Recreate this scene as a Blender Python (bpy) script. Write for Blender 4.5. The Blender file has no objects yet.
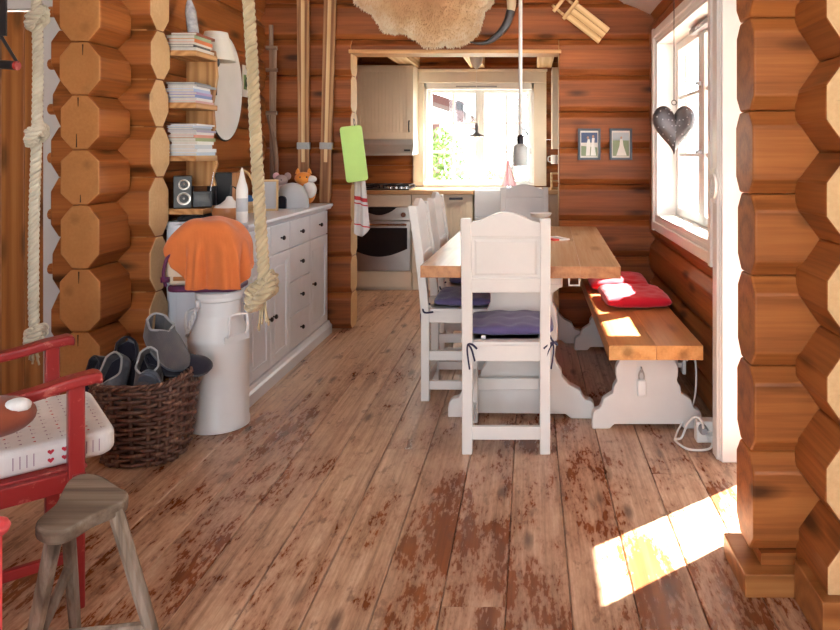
import bpy, bmesh, math, random
from mathutils import Vector, Matrix
random.seed(7)
SC = bpy.context.scene
COL = SC.collection
PI = math.pi
F, VX, HY, H = 700.0, 530.0, 152.0, 1.32          # focal length (px), vanishing point, eye height (m)

def at(px, py, Y):
    """point of the room seen at pixel (px, py) when it lies Y metres ahead"""
    return Vector(((px-VX)*Y/F, Y, H+(HY-py)*Y/F))
def gx(px, Y): return (px-VX)*Y/F
def gz(py, Y): return H+(HY-py)*Y/F

# ------------------------------------------------------------------ materials
def lin(c):
    if isinstance(c, str):
        c = c.lstrip('#'); c = tuple(int(c[i:i+2], 16)/255 for i in (0, 2, 4))
        c = tuple(v/12.92 if v <= .04045 else ((v+.055)/1.055)**2.4 for v in c)
    return (c[0], c[1], c[2], 1.0)

class NT:
    def __init__(s, name):
        s.m = bpy.data.materials.new(name); s.m.use_nodes = True
        s.t = s.m.node_tree; s.t.nodes.clear()
        s.out = s.t.nodes.new('ShaderNodeOutputMaterial')
    def n(s, typ, ins=None, **props):
        nd = s.t.nodes.new('ShaderNode'+typ)
        for k, v in props.items(): setattr(nd, k, v)
        for k, v in (ins or {}).items():
            sock = nd.inputs[k]
            if isinstance(v, bpy.types.NodeSocket): s.t.links.new(v, sock)
            else: sock.default_value = v
        return nd
    def math(s, op, a, b=0.0, c=None):
        ins = {0: a, 1: b}
        if c is not None: ins[2] = c
        return s.n('Math', ins, operation=op).outputs[0]
    def noise(s, vec, scale, detail=3.0, rough=.55):
        ins = {'Scale': scale, 'Detail': detail, 'Roughness': rough}
        if vec is not None: ins['Vector'] = vec
        return s.n('TexNoise', ins).outputs['Fac']
    def scale(s, vec, v):
        return s.n('VectorMath', {0: vec, 1: v}, operation='MULTIPLY').outputs[0]
    def ramp(s, fac, stops, interp='LINEAR'):
        r = s.n('ValToRGB', {'Fac': fac}); cr = r.color_ramp; cr.interpolation = interp
        while len(cr.elements) < len(stops): cr.elements.new(.5)
        for e, (p, c) in zip(cr.elements, stops):
            e.position = p; e.color = lin(c) if not isinstance(c, (int, float)) else (c, c, c, 1)
        return r.outputs[0]
    def mix(s, f, a, b, blend='MIX'):
        m = s.n('Mix', data_type='RGBA', blend_type=blend)
        for k, v in ((0, f), (6, a), (7, b)):
            if isinstance(v, bpy.types.NodeSocket): s.t.links.new(v, m.inputs[k])
            elif k == 0: m.inputs[0].default_value = v
            else: m.inputs[k].default_value = lin(v)
        return m.outputs[2]
    def bsdf(s, color, rough=.5, bump=None, bstr=.2, bdist=.01, **kw):
        b = s.n('BsdfPrincipled')
        for k, v in [('Base Color', color), ('Roughness', rough)]+list(kw.items()):
            if isinstance(v, bpy.types.NodeSocket): s.t.links.new(v, b.inputs[k])
            else: b.inputs[k].default_value = lin(v) if k in ('Base Color', 'Sheen Tint', 'Emission Color') else v
        if bump is not None:
            bp = s.n('Bump', {'Height': bump, 'Strength': bstr, 'Distance': bdist})
            s.t.links.new(bp.outputs[0], b.inputs['Normal'])
        s.t.links.new(b.outputs[0], s.out.inputs[0])
        return s.m

def wood(name, dark, mid, light, rough=.5, freq=150, knots=.5, fiber=.6, warp=.035, bstr=.12, spec=.4, var=.25):
    n = NT(name)
    g = n.n('Attribute', attribute_name='gco').outputs['Vector']
    big = n.noise(n.scale(g, (.9, 5, 5)), 1.0, 2)
    sep = n.n('SeparateXYZ', {0: g})
    r2 = n.math('ADD', n.math('MULTIPLY', sep.outputs[1], sep.outputs[1]), n.math('MULTIPLY', sep.outputs[2], sep.outputs[2]))
    r = n.math('SQRT', r2)
    r = n.math('ADD', r, n.math('MULTIPLY', n.math('SUBTRACT', big, .5), warp*2))
    ring = n.math('MULTIPLY_ADD', n.math('SINE', n.math('MULTIPLY', r, freq)), .5, .5)
    fib = n.noise(n.scale(g, (2.2, 70, 70)), 1.0, 3, .6)
    fac = n.math('ADD', n.math('MULTIPLY', ring, 1-fiber), n.math('MULTIPLY', fib, fiber))
    col = n.ramp(fac, [(.18, dark), (.5, mid), (.8, light)])
    lv = n.noise(n.scale(g, (.5, 2.5, 2.5)), 1.0, 2)
    col = n.mix(n.math('MULTIPLY', n.ramp(lv, [(.35, 0.0), (.7, 1.0)]), var), col, dark)
    if knots > 0:
        vo = n.n('TexVoronoi', {'Vector': n.scale(g, (2.3, 7.5, 7.5)), 'Scale': 1.0}).outputs['Distance']
        k = n.ramp(n.math('ADD', vo, n.math('MULTIPLY', fib, .05)), [(.12, 1.0), (.20, .5), (.29, 0.0)])
        col = n.mix(n.math('MULTIPLY', k, knots), col, tuple(v*.28 for v in lin(dark)[:3]))
    return n.bsdf(col, rough, fac, bstr, .004, **{'Specular IOR Level': spec})

def paint(name, color, rough=.4, var=.06, bstr=.05, nscale=9, spec=.4):
    n = NT(name)
    co = n.n('TexCoord').outputs['Object']
    f = n.noise(co, nscale, 4)
    c0 = lin(color)
    col = n.mix(f, tuple(min(1, v*(1+var)) for v in c0[:3]), tuple(v*(1-var*1.5) for v in c0[:3]))
    return n.bsdf(col, rough, n.noise(co, nscale*8, 3), bstr, .004, **{'Specular IOR Level': spec})

def worn_paint(name, color, under, rough=.45, amount=.3):
    n = NT(name)
    co = n.n('TexCoord').outputs['Object']
    f = n.noise(co, 22, 5, .65)
    lo = .62-amount*.2
    col = n.mix(n.ramp(f, [(lo, 0.0), (lo+.05, 1.0)]), color, under)
    return n.bsdf(col, rough, f, .12, .003)

def cloth(name, color, dark=None, rough=.9, wscale=420, bstr=.25, var=.15):
    n = NT(name)
    co = n.n('TexCoord').outputs['Object']
    c0 = lin(color)[:3]
    f = n.noise(co, 14, 4)
    col = n.mix(f, tuple(min(1, v*(1+var)) for v in c0), dark if dark else tuple(v*(1-var) for v in c0))
    wv = n.n('TexWave', {'Vector': co, 'Scale': wscale/6.28, 'Distortion': 1.0, 'Detail': 1.0}).outputs['Fac']
    return n.bsdf(col, rough, n.math('ADD', wv, n.noise(co, 160, 2)), bstr, .002, **{'Sheen Weight': .25, 'Specular IOR Level': .15})

def metal(name, color, rough=.3, met=1.0):
    n = NT(name)
    co = n.n('TexCoord').outputs['Object']
    return n.bsdf(n.mix(n.noise(co, 12, 3), color, tuple(v*.8 for v in lin(color)[:3])), rough, Metallic=met)

def glass(name, tint=(.97, .985, .98), gloss=.9):
    n = NT(name)
    fr = n.math('MULTIPLY_ADD', n.math('POWER', n.n('LayerWeight', {'Blend': .5}).outputs['Facing'], 5.0), .7, .04)
    t = n.n('BsdfTransparent', {'Color': lin(tint)}); g = n.n('BsdfGlossy', {'Roughness': .02})
    m = n.n('MixShader', {0: n.math('MULTIPLY', fr, gloss), 1: t.outputs[0], 2: g.outputs[0]})
    n.t.links.new(m.outputs[0], n.out.inputs[0]); return n.m

# ------------------------------------------------------------------ mesh builder
class MB:
    def __init__(s): s.v, s.f, s.m, s.g, s.at = [], [], [], [], {}
    def add(s, verts, faces, axis='z', mi=0, ctr=None, spread=.0):
        b = len(s.v); verts = [Vector(p) for p in verts]
        if ctr is None:
            lo = [min(p[i] for p in verts) for i in range(3)]; hi = [max(p[i] for p in verts) for i in range(3)]
            ctr = [(lo[i]+hi[i])/2 for i in range(3)]
        off = random.uniform(0, 60); o1, o2 = random.uniform(-1, 1)*spread, random.uniform(.3, 1)*spread
        ia, ib, ic = {'x': (0, 1, 2), 'y': (1, 0, 2), 'z': (2, 0, 1)}[axis]
        for p in verts:
            s.v.append(p); s.g.append((p[ia]-ctr[ia]+off, p[ib]-ctr[ib]+o1, p[ic]-ctr[ic]+o2))
        for i, fc in enumerate(faces):
            s.f.append([b+k for k in fc]); s.m.append(mi[i] if isinstance(mi, (list, tuple)) else mi)
        return s
    def box(s, x0, x1, y0, y1, z0, z1, axis=None, mi=0, spread=.12, M=None):
        if axis is None:
            d = {'x': abs(x1-x0), 'y': abs(y1-y0), 'z': abs(z1-z0)}; axis = max(d, key=d.get)
        v = [Vector((x, y, z)) for z in (z0, z1) for y in (y0, y1) for x in (x0, x1)]
        if M is not None: v = [M @ p for p in v]
        return s.add(v, [(0, 2, 3, 1), (4, 5, 7, 6), (0, 1, 5, 4), (2, 6, 7, 3), (0, 4, 6, 2), (1, 3, 7, 5)], axis, mi, None, spread)
    def prism(s, poly, axis, a, b, mi=0, endmi=None, grain=None, spread=.0, rings=1, jit=0, M=None, ctr=None):
        n = len(poly); v = []; fs = []; ms = []
        for k in range(rings+1):
            t = a+(b-a)*k/rings
            jx, jy = (random.uniform(-jit, jit), random.uniform(-jit, jit)) if 0 < k < rings else (0, 0)
            for (p, q) in poly:
                p, q = p+jx, q+jy
                v.append({'x': (t, p, q), 'y': (p, t, q), 'z': (p, q, t)}[axis])
        for k in range(rings):
            for i in range(n):
                j = (i+1) % n; fs.append((k*n+i, k*n+j, (k+1)*n+j, (k+1)*n+i)); ms.append(mi)
        e = mi if endmi is None else endmi
        fs.append(tuple(range(n-1, -1, -1))); ms.append(e)
        fs.append(tuple(rings*n+i for i in range(n))); ms.append(e)
        if M is not None: v = [M @ Vector(p) for p in v]
        return s.add(v, fs, grain or axis, ms, ctr, spread)
    def tube(s, pts, r, n=8, mi=0, closed=False, squash=None):
        pts = [Vector(p) for p in pts]; N = len(pts)
        R = r if isinstance(r, (list, tuple)) else [r]*N
        v, fs = [], []; up = None
        for i, p in enumerate(pts):
            a = pts[(i-1) % N] if (closed or i > 0) else p
            b = pts[(i+1) % N] if (closed or i < N-1) else p
            t = (b-a).normalized() if (b-a).length > 1e-9 else Vector((0, 0, 1))
            if up is None: up = t.orthogonal().normalized()
            up = (up-t*up.dot(t)); up = up.normalized() if up.length > 1e-6 else t.orthogonal().normalized()
            w = t.cross(up)
            for k in range(n):
                an = 2*PI*k/n
                v.append(p+up*math.cos(an)*R[i]*(squash or 1)+w*math.sin(an)*R[i])
        M = N if closed else N-1
        for i in range(M):
            j = (i+1) % N
            for k in range(n):
                l = (k+1) % n; fs.append((i*n+k, i*n+l, j*n+l, j*n+k))
        if not closed: fs += [tuple(range(n-1, -1, -1)), tuple((N-1)*n+k for k in range(n))]
        return s.add(v, fs, 'z', mi)
    def lathe(s, prof, n=32, c=(0, 0, 0), mi=0, M=None, sx=1, sy=1, cap=True):
        v, fs = [], []
        for (r, z) in prof:
            for k in range(n):
                a = 2*PI*k/n; v.append(Vector((c[0]+sx*r*math.cos(a), c[1]+sy*r*math.sin(a), c[2]+z)))
        for i in range(len(prof)-1):
            for k in range(n):
                l = (k+1) % n; fs.append((i*n+k, i*n+l, (i+1)*n+l, (i+1)*n+k))
        if cap: fs += [tuple(range(n-1, -1, -1)), tuple((len(prof)-1)*n+k for k in range(n))]
        if M is not None: v = [M @ p for p in v]
        return s.add(v, fs, 'z', mi)
    def ball(s, c, r, nu=16, nv=10, mi=0, M=None):
        r = r if isinstance(r, (list, tuple)) else (r, r, r); v, fs = [], []
        for j in range(1, nv):
            ph = PI*j/nv
            for i in range(nu):
                th = 2*PI*i/nu
                v.append(Vector((r[0]*math.sin(ph)*math.cos(th), r[1]*math.sin(ph)*math.sin(th), r[2]*math.cos(ph))))
        v += [Vector((0, 0, r[2])), Vector((0, 0, -r[2]))]
        for j in range(nv-2):
            for i in range(nu):
                k = (i+1) % nu; fs.append((j*nu+i, (j+1)*nu+i, (j+1)*nu+k, j*nu+k))
        T = len(v)-2
        for i in range(nu):
            k = (i+1) % nu; fs.append((T, i, k)); fs.append((T+1, (nv-2)*nu+k, (nv-2)*nu+i))
        v = [Vector(c)+(M @ p if M is not None else p) for p in v]
        return s.add(v, fs, 'z', mi)
    def grid(s, fn, nu, nv, mi=0, axis='z', wrap=False):
        v = [Vector(fn(i/nu, j/nv)) for j in range(nv+1) for i in range(nu+1)]; w = nu+1
        fs = [(j*w+i, j*w+i+1, (j+1)*w+i+1, (j+1)*w+i) for j in range(nv) for i in range(nu)]
        return s.add(v, fs, axis, mi)
    def loft(s, rings, mi=0, axis='z', capmi=None):
        n = len(rings[0]); v = [p for r in rings for p in r]; fs = []
        for k in range(len(rings)-1):
            for i in range(n):
                j = (i+1) % n; fs.append((k*n+i, k*n+j, (k+1)*n+j, (k+1)*n+i))
        fs += [tuple(range(n-1, -1, -1)), tuple((len(rings)-1)*n+i for i in range(n))]
        return s.add(v, fs, axis, [mi]*(len(fs)-2)+[mi if capmi is None else capmi]*2)
    def build(s, name, mats, parent=None, bevel=0, smooth=None, sub=0, solid=0, segs=2, recalc=True):
        me = bpy.data.meshes.new(name)
        me.from_pydata([tuple(p) for p in s.v], [], s.f); me.update()
        ga = me.attributes.new('gco', 'FLOAT_VECTOR', 'POINT')
        ga.data.foreach_set('vector', [c for g in s.g for c in g])
        for an, vals in s.at.items():
            a = me.attributes.new(an, 'FLOAT', 'POINT'); a.data.foreach_set('value', vals)
        mats = mats if isinstance(mats, (list, tuple)) else [mats]
        for m in mats: me.materials.append(m)
        me.polygons.foreach_set('material_index', s.m)
        if recalc:
            bm = bmesh.new(); bm.from_mesh(me); bmesh.ops.recalc_face_normals(bm, faces=bm.faces[:]); bm.to_mesh(me); bm.free()
        if smooth:
            me.polygons.foreach_set('use_smooth', [True]*len(me.polygons))
            if smooth is not True: me.set_sharp_from_angle(angle=math.radians(smooth))
        o = bpy.data.objects.new(name, me); COL.objects.link(o)
        if parent is not None: o.parent = parent
        if solid:
            md = o.modifiers.new('t', 'SOLIDIFY'); md.thickness = solid; md.offset = 0
        if bevel:
            md = o.modifiers.new('b', 'BEVEL'); md.width = bevel; md.segments = segs; md.limit_method = 'ANGLE'; md.angle_limit = math.radians(35)
        if sub:
            md = o.modifiers.new('s', 'SUBSURF'); md.levels = sub; md.render_levels = sub
        return o

def tag(o, label=None, cat=None, group=None, kind=None):
    if label: o['label'] = label
    if cat: o['category'] = cat
    if group: o['group'] = group
    if kind: o['kind'] = kind
    return o
def thing(name, label, cat, loc=(0, 0, 0), rz=0.0, group=None, rot=None, kind=None):
    o = bpy.data.objects.new(name, None); COL.objects.link(o); o.empty_display_size = .1
    o.location = loc; o.rotation_euler = rot if rot else (0, 0, rz)
    return tag(o, label, cat, group, kind)
def struct(o): o['kind'] = 'structure'; return o
def dup(src, loc, rz, label, parent=None, rot=None):
    c = src.copy(); COL.objects.link(c)
    if parent is None:
        c.location = loc; c.rotation_euler = rot if rot else (0, 0, rz); c['label'] = label
    else: c.parent = parent
    for ch in list(src.children): dup(ch, None, None, None, c)
    return c
def ngon(n, r, sx=1, sy=1, ph=0): return [(r*sx*math.cos(2*PI*i/n+ph), r*sy*math.sin(2*PI*i/n+ph)) for i in range(n)]
def rrect(w, d, r, k=5):
    """rounded rectangle outline centred on 0"""
    out = []
    for cx, cy, a0 in ((w/2-r, d/2-r, 0), (-w/2+r, d/2-r, 90), (-w/2+r, -d/2+r, 180), (w/2-r, -d/2+r, 270)):
        for i in range(k+1):
            a = math.radians(a0+90*i/k); out.append((cx+r*math.cos(a), cy+r*math.sin(a)))
    return out
def arc(c, r, a0, a1, n): return [(c[0]+r*math.cos(math.radians(a0+(a1-a0)*i/n)), c[1]+r*math.sin(math.radians(a0+(a1-a0)*i/n))) for i in range(n+1)]
def crom(pts, n=8, closed=False):
    """Catmull-Rom through points"""
    P = [Vector(p) for p in pts]; out = []; N = len(P)
    for i in range(N if closed else N-1):
        p0 = P[(i-1) % N] if closed or i > 0 else P[i]; p1 = P[i]; p2 = P[(i+1) % N]
        p3 = P[(i+2) % N] if closed or i < N-2 else P[i+1]
        for k in range(n):
            t = k/n
            out.append(.5*((2*p1)+(p2-p0)*t+(2*p0-5*p1+4*p2-p3)*t*t+(-p0+3*p1-3*p2+p3)*t**3))
    if not closed: out.append(P[-1])
    return out

# ------------------------------------------------------------------ palette
M = {}
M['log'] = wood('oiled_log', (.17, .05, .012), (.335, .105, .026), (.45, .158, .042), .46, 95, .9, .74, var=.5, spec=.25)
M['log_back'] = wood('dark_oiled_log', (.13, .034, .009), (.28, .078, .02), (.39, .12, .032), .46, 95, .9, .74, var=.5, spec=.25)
M['log_end'] = wood('log_end_grain', (.36, .15, .045), (.42, .18, .055), (.47, .215, .07), .6, 60, .35, .88, .05, var=.6)
M['log_pale'] = wood('planed_log_side', (.44, .20, .075), (.56, .29, .12), (.66, .38, .18), .5, 150, .5, .5)
M['log_pale_end'] = wood('pale_log_end', (.54, .33, .155), (.61, .39, .195), (.67, .45, .245), .6, 60, .3, .88, .05, var=.5)
M['pine'] = wood('varnished_pine', (.20, .066, .016), (.30, .108, .028), (.38, .155, .048), .4, 120, .7, .6)
M['board'] = wood('shelf_board', (.34, .15, .05), (.47, .24, .09), (.58, .33, .14), .5, 160, .5, .5)
M['lightwood'] = wood('light_wood', (.50, .30, .13), (.62, .41, .20), (.72, .52, .29), .55, 160, .3, .5)
M['tabletop'] = wood('oiled_table_top', (.42, .24, .12), (.53, .325, .175), (.60, .40, .235), .26, 110, .35, .8, bstr=.04, spec=.55)
M['tabledge'] = wood('table_edge', (.30, .105, .03), (.43, .175, .055), (.50, .23, .08), .35, 120, .4, .75)
M['bench'] = wood('bench_top', (.38, .155, .05), (.52, .245, .085), (.60, .31, .125), .28, 90, .55, .75, bstr=.04)
M['counter'] = wood('oiled_counter', (.42, .22, .09), (.55, .32, .15), (.64, .41, .21), .35, 150, .2, .5)
M['oldwood'] = wood('weathered_wood', (.10, .055, .035), (.21, .125, .085), (.31, .20, .14), .75, 180, .6, .6)
M['grey_wood'] = wood('grey_weathered_wood', (.075, .048, .032), (.25, .19, .14), (.45, .37, .30), .8, 120, .9, .75, bstr=.3, var=.75)
M['ski'] = wood('old_ski_wood', (.16, .06, .022), (.33, .15, .06), (.50, .28, .13), .5, 200, .3, .6, var=.5)
M['white'] = paint('white_furniture_paint', (.72, .69, .66), .32)
M['white2'] = paint('white_trim_paint', (.84, .83, .80), .35)
M['cab'] = paint('kitchen_cabinet_paint', (.74, .64, .49), .4)
M['sideboard'] = paint('sideboard_paint', (.72, .765, .84), .33)
M['ceil'] = paint('ceiling_paint', (.83, .82, .81), .6)
M['can'] = paint('can_enamel', (.74, .745, .75), .28, .05, .08, 5)
M['red'] = worn_paint('worn_red_paint', (.27, .018, .018), (.40, .09, .07), .35, .1)
M['black'] = paint('black_lacquer', (.012, .012, .014), .35)
M['dkmetal'] = metal('dark_metal', (.045, .04, .045), .4)
M['steel'] = metal('brushed_steel', (.52, .49, .46), .33)
M['hood'] = metal('pale_steel', (.62, .60, .58), .5, .6)
M['tray'] = paint('white_tray', (.90, .90, .88), .5)
M['chrome'] = metal('chrome', (.75, .75, .76), .15)
M['grey'] = paint('grey_plastic', (.35, .36, .38), .45)
M['ltgrey'] = paint('pale_grey_felt', (.50, .52, .55), .85)
M['glass'] = glass('window_glass')
M['ovenglass'] = paint('oven_glass', (.02, .018, .02), .08, .02, .0)
M['purple'] = cloth('purple_cloth', (.105, .085, .20), None, .85)
M['navy'] = cloth('dark_tie', (.03, .025, .06))
M['redcloth'] = cloth('red_cushion_cloth', (.52, .008, .025), None, .85)
M['orange'] = cloth('orange_fleece', (.60, .165, .048), None, .95, 300)
M['rope'] = cloth('rope_fibre', (.50, .41, .27), (.27, .20, .11), .9, 900, .4)
M['ropewhite'] = cloth('pale_rope_fibre', (.60, .56, .46), (.42, .37, .27), .9, 900, .4)
M['felt'] = cloth('blue_grey_felt', (.07, .085, .13), (.13, .13, .14), .95)
M['feltdk'] = cloth('dark_felt', (.022, .02, .032), None, .95)
M['felttan'] = cloth('tan_felt', (.135, .115, .10), (.05, .06, .09), .95)
M['sole'] = paint('slipper_sole', (.10, .115, .15), .8, .2, .3, 60)
M['wicker'] = wood('wicker', (.045, .018, .015), (.16, .07, .048), (.40, .24, .15), .5, 300, .0, .9, var=.7)
M['cream'] = paint('cream_plastic', (.68, .56, .43), .5)
M['plum'] = paint('plum_trim', (.10, .02, .07), .45)
M['whitecloth'] = cloth('white_cotton', (.70, .68, .67), None, .9)
M['pink'] = cloth('pink_cloth', (.92, .55, .60), None, .9)
M['lime'] = paint('lime_plastic', (.50, .78, .20), .45)
M['paper'] = paint('paper', (.66, .62, .57), .8, .12, .2, 40)
M['foxorange'] = cloth('orange_plush', (.80, .28, .05), None, .95)
M['coralplush'] = cloth('coral_plush', (.22, .052, .025), None, .95, 1500)
M['mouse'] = cloth('grey_pink_plush', (.48, .37, .36), None, .95)
M['crate'] = paint('coral_plastic', (.80, .09, .10), .4)
M['bulb'] = paint('white_lampshade', (.80, .77, .70), .6)
M['terra'] = wood('turned_brown_wood', (.24, .08, .025), (.36, .14, .05), (.45, .2, .08), .35, 160, .0, .5)
# ------------------------------------------------------------------ camera
cam = bpy.data.cameras.new('camera'); co = bpy.data.objects.new('camera', cam); COL.objects.link(co)
cam.sensor_width = 36; cam.lens = 36*F/840; cam.shift_x = -(VX-420)/840; cam.shift_y = -(315-HY)/840
cam.clip_start = .05; co.location = (0, 0, H); co.rotation_euler = (PI/2, 0, 0); SC.camera = co

# ------------------------------------------------------------------ floor
def floor_material():
    n = NT('worn_painted_boards')
    g = n.n('Attribute', attribute_name='gco').outputs['Vector']
    co = n.n('TexCoord').outputs['Object']
    sep = n.n('SeparateXYZ', {0: co})
    fib = n.noise(n.scale(g, (2.0, 75, 75)), 1.0, 4, .65)
    grain = n.noise(n.scale(g, (1.1, 26, 26)), 1.0, 3, .6)
    bare = n.ramp(n.math('ADD', n.math('MULTIPLY', fib, .55), n.math('MULTIPLY', grain, .45)),
                  [(.32, (.24, .125, .075)), (.46, (.52, .32, .205)), (.66, (.69, .485, .35))])
    coat = n.ramp(n.math('ADD', n.math('MULTIPLY', fib, .4), n.math('MULTIPLY', grain, .6)),
                  [(.3, (.10, .028, .010)), (.5, (.205, .062, .022)), (.7, (.33, .115, .044))])
    # wear: broad traffic patches, long scuffs along the boards, small chips, its own offset on each board
    broad = n.noise(n.scale(co, (2.2, 1.3, 1)), 1.0, 5, .62)
    board = n.noise(n.scale(g, (.6, .9, .9)), 1.0, 1)
    scuff = n.noise(n.scale(g, (4.5, 17, 17)), 1.0, 5, .72)
    chips = n.noise(n.scale(g, (24, 75, 75)), 1.0, 3, .65)
    path = n.n('MapRange', {0: n.math('ABSOLUTE', n.math('ADD', sep.outputs[0], .75)), 1: .1, 2: .8, 3: .042, 4: .026}).outputs[0]
    deep = n.n('MapRange', {0: sep.outputs[1], 1: 2.2, 2: 4.6, 3: -.02, 4: .05}).outputs[0]
    w = n.math('ADD', n.math('MULTIPLY', broad, .34), n.math('MULTIPLY', scuff, .30))
    w = n.math('ADD', w, n.math('MULTIPLY', chips, .16))
    w = n.math('ADD', w, n.math('MULTIPLY', board, .20))
    w = n.math('ADD', n.math('ADD', w, path), deep)
    wear = n.ramp(w, [(.485, 0.0), (.525, .6), (.60, 1.0)])
    col = n.mix(wear, coat, bare)
    # dark knots and stains
    vo = n.n('TexVoronoi', {'Vector': n.scale(g, (2.6, 8, 8)), 'Scale': 1.0}).outputs['Distance']
    k = n.ramp(n.math('ADD', vo, n.math('MULTIPLY', fib, .10)), [(.12, .85), (.19, .4), (.25, 0.0)])
    col = n.mix(k, col, (.075, .032, .02))
    st = n.ramp(n.noise(n.scale(g, (9, 17, 17)), 1.0, 4, .65), [(.59, 0.0), (.67, .65)])
    col = n.mix(st, col, (.13, .05, .026))
    rough = n.math('MULTIPLY_ADD', wear, .14, .26)
    hgt = n.math('ADD', n.math('MULTIPLY', fib, .6), n.math('MULTIPLY', wear, -.4))
    return n.bsdf(col, rough, hgt, .16, .003, **{'Specular IOR Level': .5})
M['floor'] = floor_material()
mb = MB(); w = .19
k = -20
while k < 12:
    x0 = -.07+w*k; y = -1.6+random.uniform(-1.5, 0)
    while y < 7.5:
        L = random.uniform(2.6, 4.2); y1 = min(y+L, 7.5)
        c = .0035
        mb.prism([(x0+.001, -.03), (x0+w-.001, -.03), (x0+w-.001, -c), (x0+w-.001-c, 0), (x0+.001+c, 0), (x0+.001, -c)], 'y', max(y, -1.6)+.0015, y1, grain='y', spread=.2)
        y = y1
    k += 1
struct(mb.build('floor', M['floor']))
mb = MB(); mb.box(-4, 1.75, -1.7, 7.7, -.12, -.031); struct(mb.build('floor_slab', paint('subfloor', (.05, .03, .02), .9)))

# ------------------------------------------------------------------ log walls
def clip(poly, zlo, zhi):
    for lim, sg in ((zlo, 1), (zhi, -1)):
        out = []
        for i in range(len(poly)):
            a, b = poly[i-1], poly[i]
            ia, ib = (a[1]-lim)*sg >= 0, (b[1]-lim)*sg >= 0
            if ia != ib:
                t = (lim-a[1])/(b[1]-a[1]); out.append((a[0]+t*(b[0]-a[0]), lim))
            if ib: out.append(b)
        poly = out
    return poly
def log_wall(name, axis, a0, a1, c, joints, mats, opens=(), ht=.095, d=.05, ch=.055, jag=0.0):
    mb = MB()
    for z0, z1 in zip(joints[:-1], joints[1:]):
        h = ht*random.uniform(.97, 1.03); e = ch*random.uniform(.85, 1.15)
        prof = [(h, z0+e), (h, z1-e), (h-d, z1-.001), (-h+d, z1-.001), (-h, z1-e), (-h, z0+e), (-h+d, z0+.001), (h-d, z0+.001)]
        ops = sorted(o for o in opens if o[2] < z1-.002 and o[3] > z0+.002)
        cur = a0+random.uniform(-jag, jag); end = a1+random.uniform(-jag, jag); zc = (z0+z1)/2
        def put(p, s, t):
            if t-s < .003 or len(p) < 3: return
            mb.prism([(c+u, v) for u, v in p], axis, s, t, 0, 1, rings=max(1, int((t-s)/.35)), jit=.0022,
                     ctr=[zc if i == 2 else c for i in range(3)])
        for (b0, b1, oz0, oz1) in ops:
            put(prof, cur, b0)
            if oz0 > z0+.01: put(clip(prof, z0, oz0), max(b0, a0), min(b1, a1))
            if oz1 < z1-.01: put(clip(prof, oz1, z1), max(b0, a0), min(b1, a1))
            cur = b1
        put(prof, cur, end)
    return struct(mb.build(name, mats, bevel=.006, segs=2, smooth=30))
J = lambda off, n=15, p=.27: ([0] if off > .02 else [])+[off+p*i for i in range(n)]
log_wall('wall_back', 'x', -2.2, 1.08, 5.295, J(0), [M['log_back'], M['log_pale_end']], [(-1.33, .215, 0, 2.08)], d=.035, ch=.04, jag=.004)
log_wall('wall_right', 'y', 2.98, 5.25, .985, J(.135, 10), [M['log'], M['log_pale_end']], [(3.37, 4.81, .87, 2.08)], d=.04, ch=.05)
log_wall('wall_left', 'y', 3.6, 5.25, -2.065, J(.135, 14), [M['log'], M['log_end']], d=.04, ch=.05)
log_wall('wall_front_left', 'x', -2.42, -1.92, 3.635, [0, .33, .6, .883, 1.19, 1.45, 1.695, 1.947, 2.2, 2.47, 2.74, 3.0, 3.27, 3.54], [M['log'], M['log_pale_end']], d=.06, ch=.075, jag=.006)
log_wall('wall_stub_left', 'y', 3.3, 3.56, -2.123, [0, .2, .47, .768, 1.07, 1.33, 1.589, 1.84, 2.1, 2.37, 2.64, 2.91, 3.2, 3.5], [M['log'], M['log_end']], d=.056, ch=.062)
log_wall('wall_front_right', 'x', .672, 1.54, 2.19, [.105, .405, .666, .942, 1.191, 1.446, 1.731, 2.0, 2.27], [M['log'], M['log']], ht=.09, d=.04, ch=.05, jag=.004)
log_wall('wall_stub_right', 'y', 1.9, 2.13, .903, [0, .28, .55, .80, 1.06, 1.32, 1.59, 1.86, 2.12, 2.33], [M['log'], M['log_pale_end']], ht=.097, d=.062, ch=.085)
mb = MB(); mb.box(.70, 1.54, 2.12, 2.27, 0, .105, 'x'); struct(mb.build('wall_front_right_sill', M['log']))
# round tenon ends of the left partition logs, showing past the stub
mb = MB()
for z in (.75, 1.03, 1.32, 1.57, 1.80, 2.07):
    mb.prism([(3.60+u, z-.06+v) for u, v in arc((0, .03), .028, -90, 270, 11)[:-1]], 'x', -2.465, -2.41, 0)
struct(mb.build('wall_front_left_tenons', M['log'], smooth=30))
# drying checks in the log ends
mb = MB(); rc = random.Random(3)
for zc_, zj in ((.47, -1), (.768, -1), (1.07, 1), (1.33, 1), (1.589, -1), (1.84, -1), (2.1, -1)):
    x = -2.123+rc.uniform(-.015, .015); L_ = rc.uniform(.035, .07)
    mb.prism([(x-.003, zc_+.012*zj), (x+.003, zc_+.012*zj), (x+.001, zc_+zj*(.012+L_)), (x-.001, zc_+zj*(.012+L_))], 'y', 3.2988, 3.305)
for zc_, x0_, x1_ in ((.95, .84, .99), (1.46, .83, .97), (1.2, .86, .99), (.66, .84, .93)):
    mb.prism([(x0_, zc_), (x1_, zc_-.006), (x1_, zc_-.002)], 'y', 1.8988, 1.905)
struct(mb.build('wall_stub_checks', paint('dark_crack', (.03, .012, .006), .9)))
# base boards
mb = MB(); mb.box(.636, .802, 2.07, 2.30, 0, .07, 'x'); struct(mb.build('baseboard_front_right', M['pine'], bevel=.004))
mb = MB(); mb.box(.78, 1.03, 1.865, 2.069, 0, .118, 'x'); struct(mb.build('baseboard_stub_right', M['pine'], bevel=.004))

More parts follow.
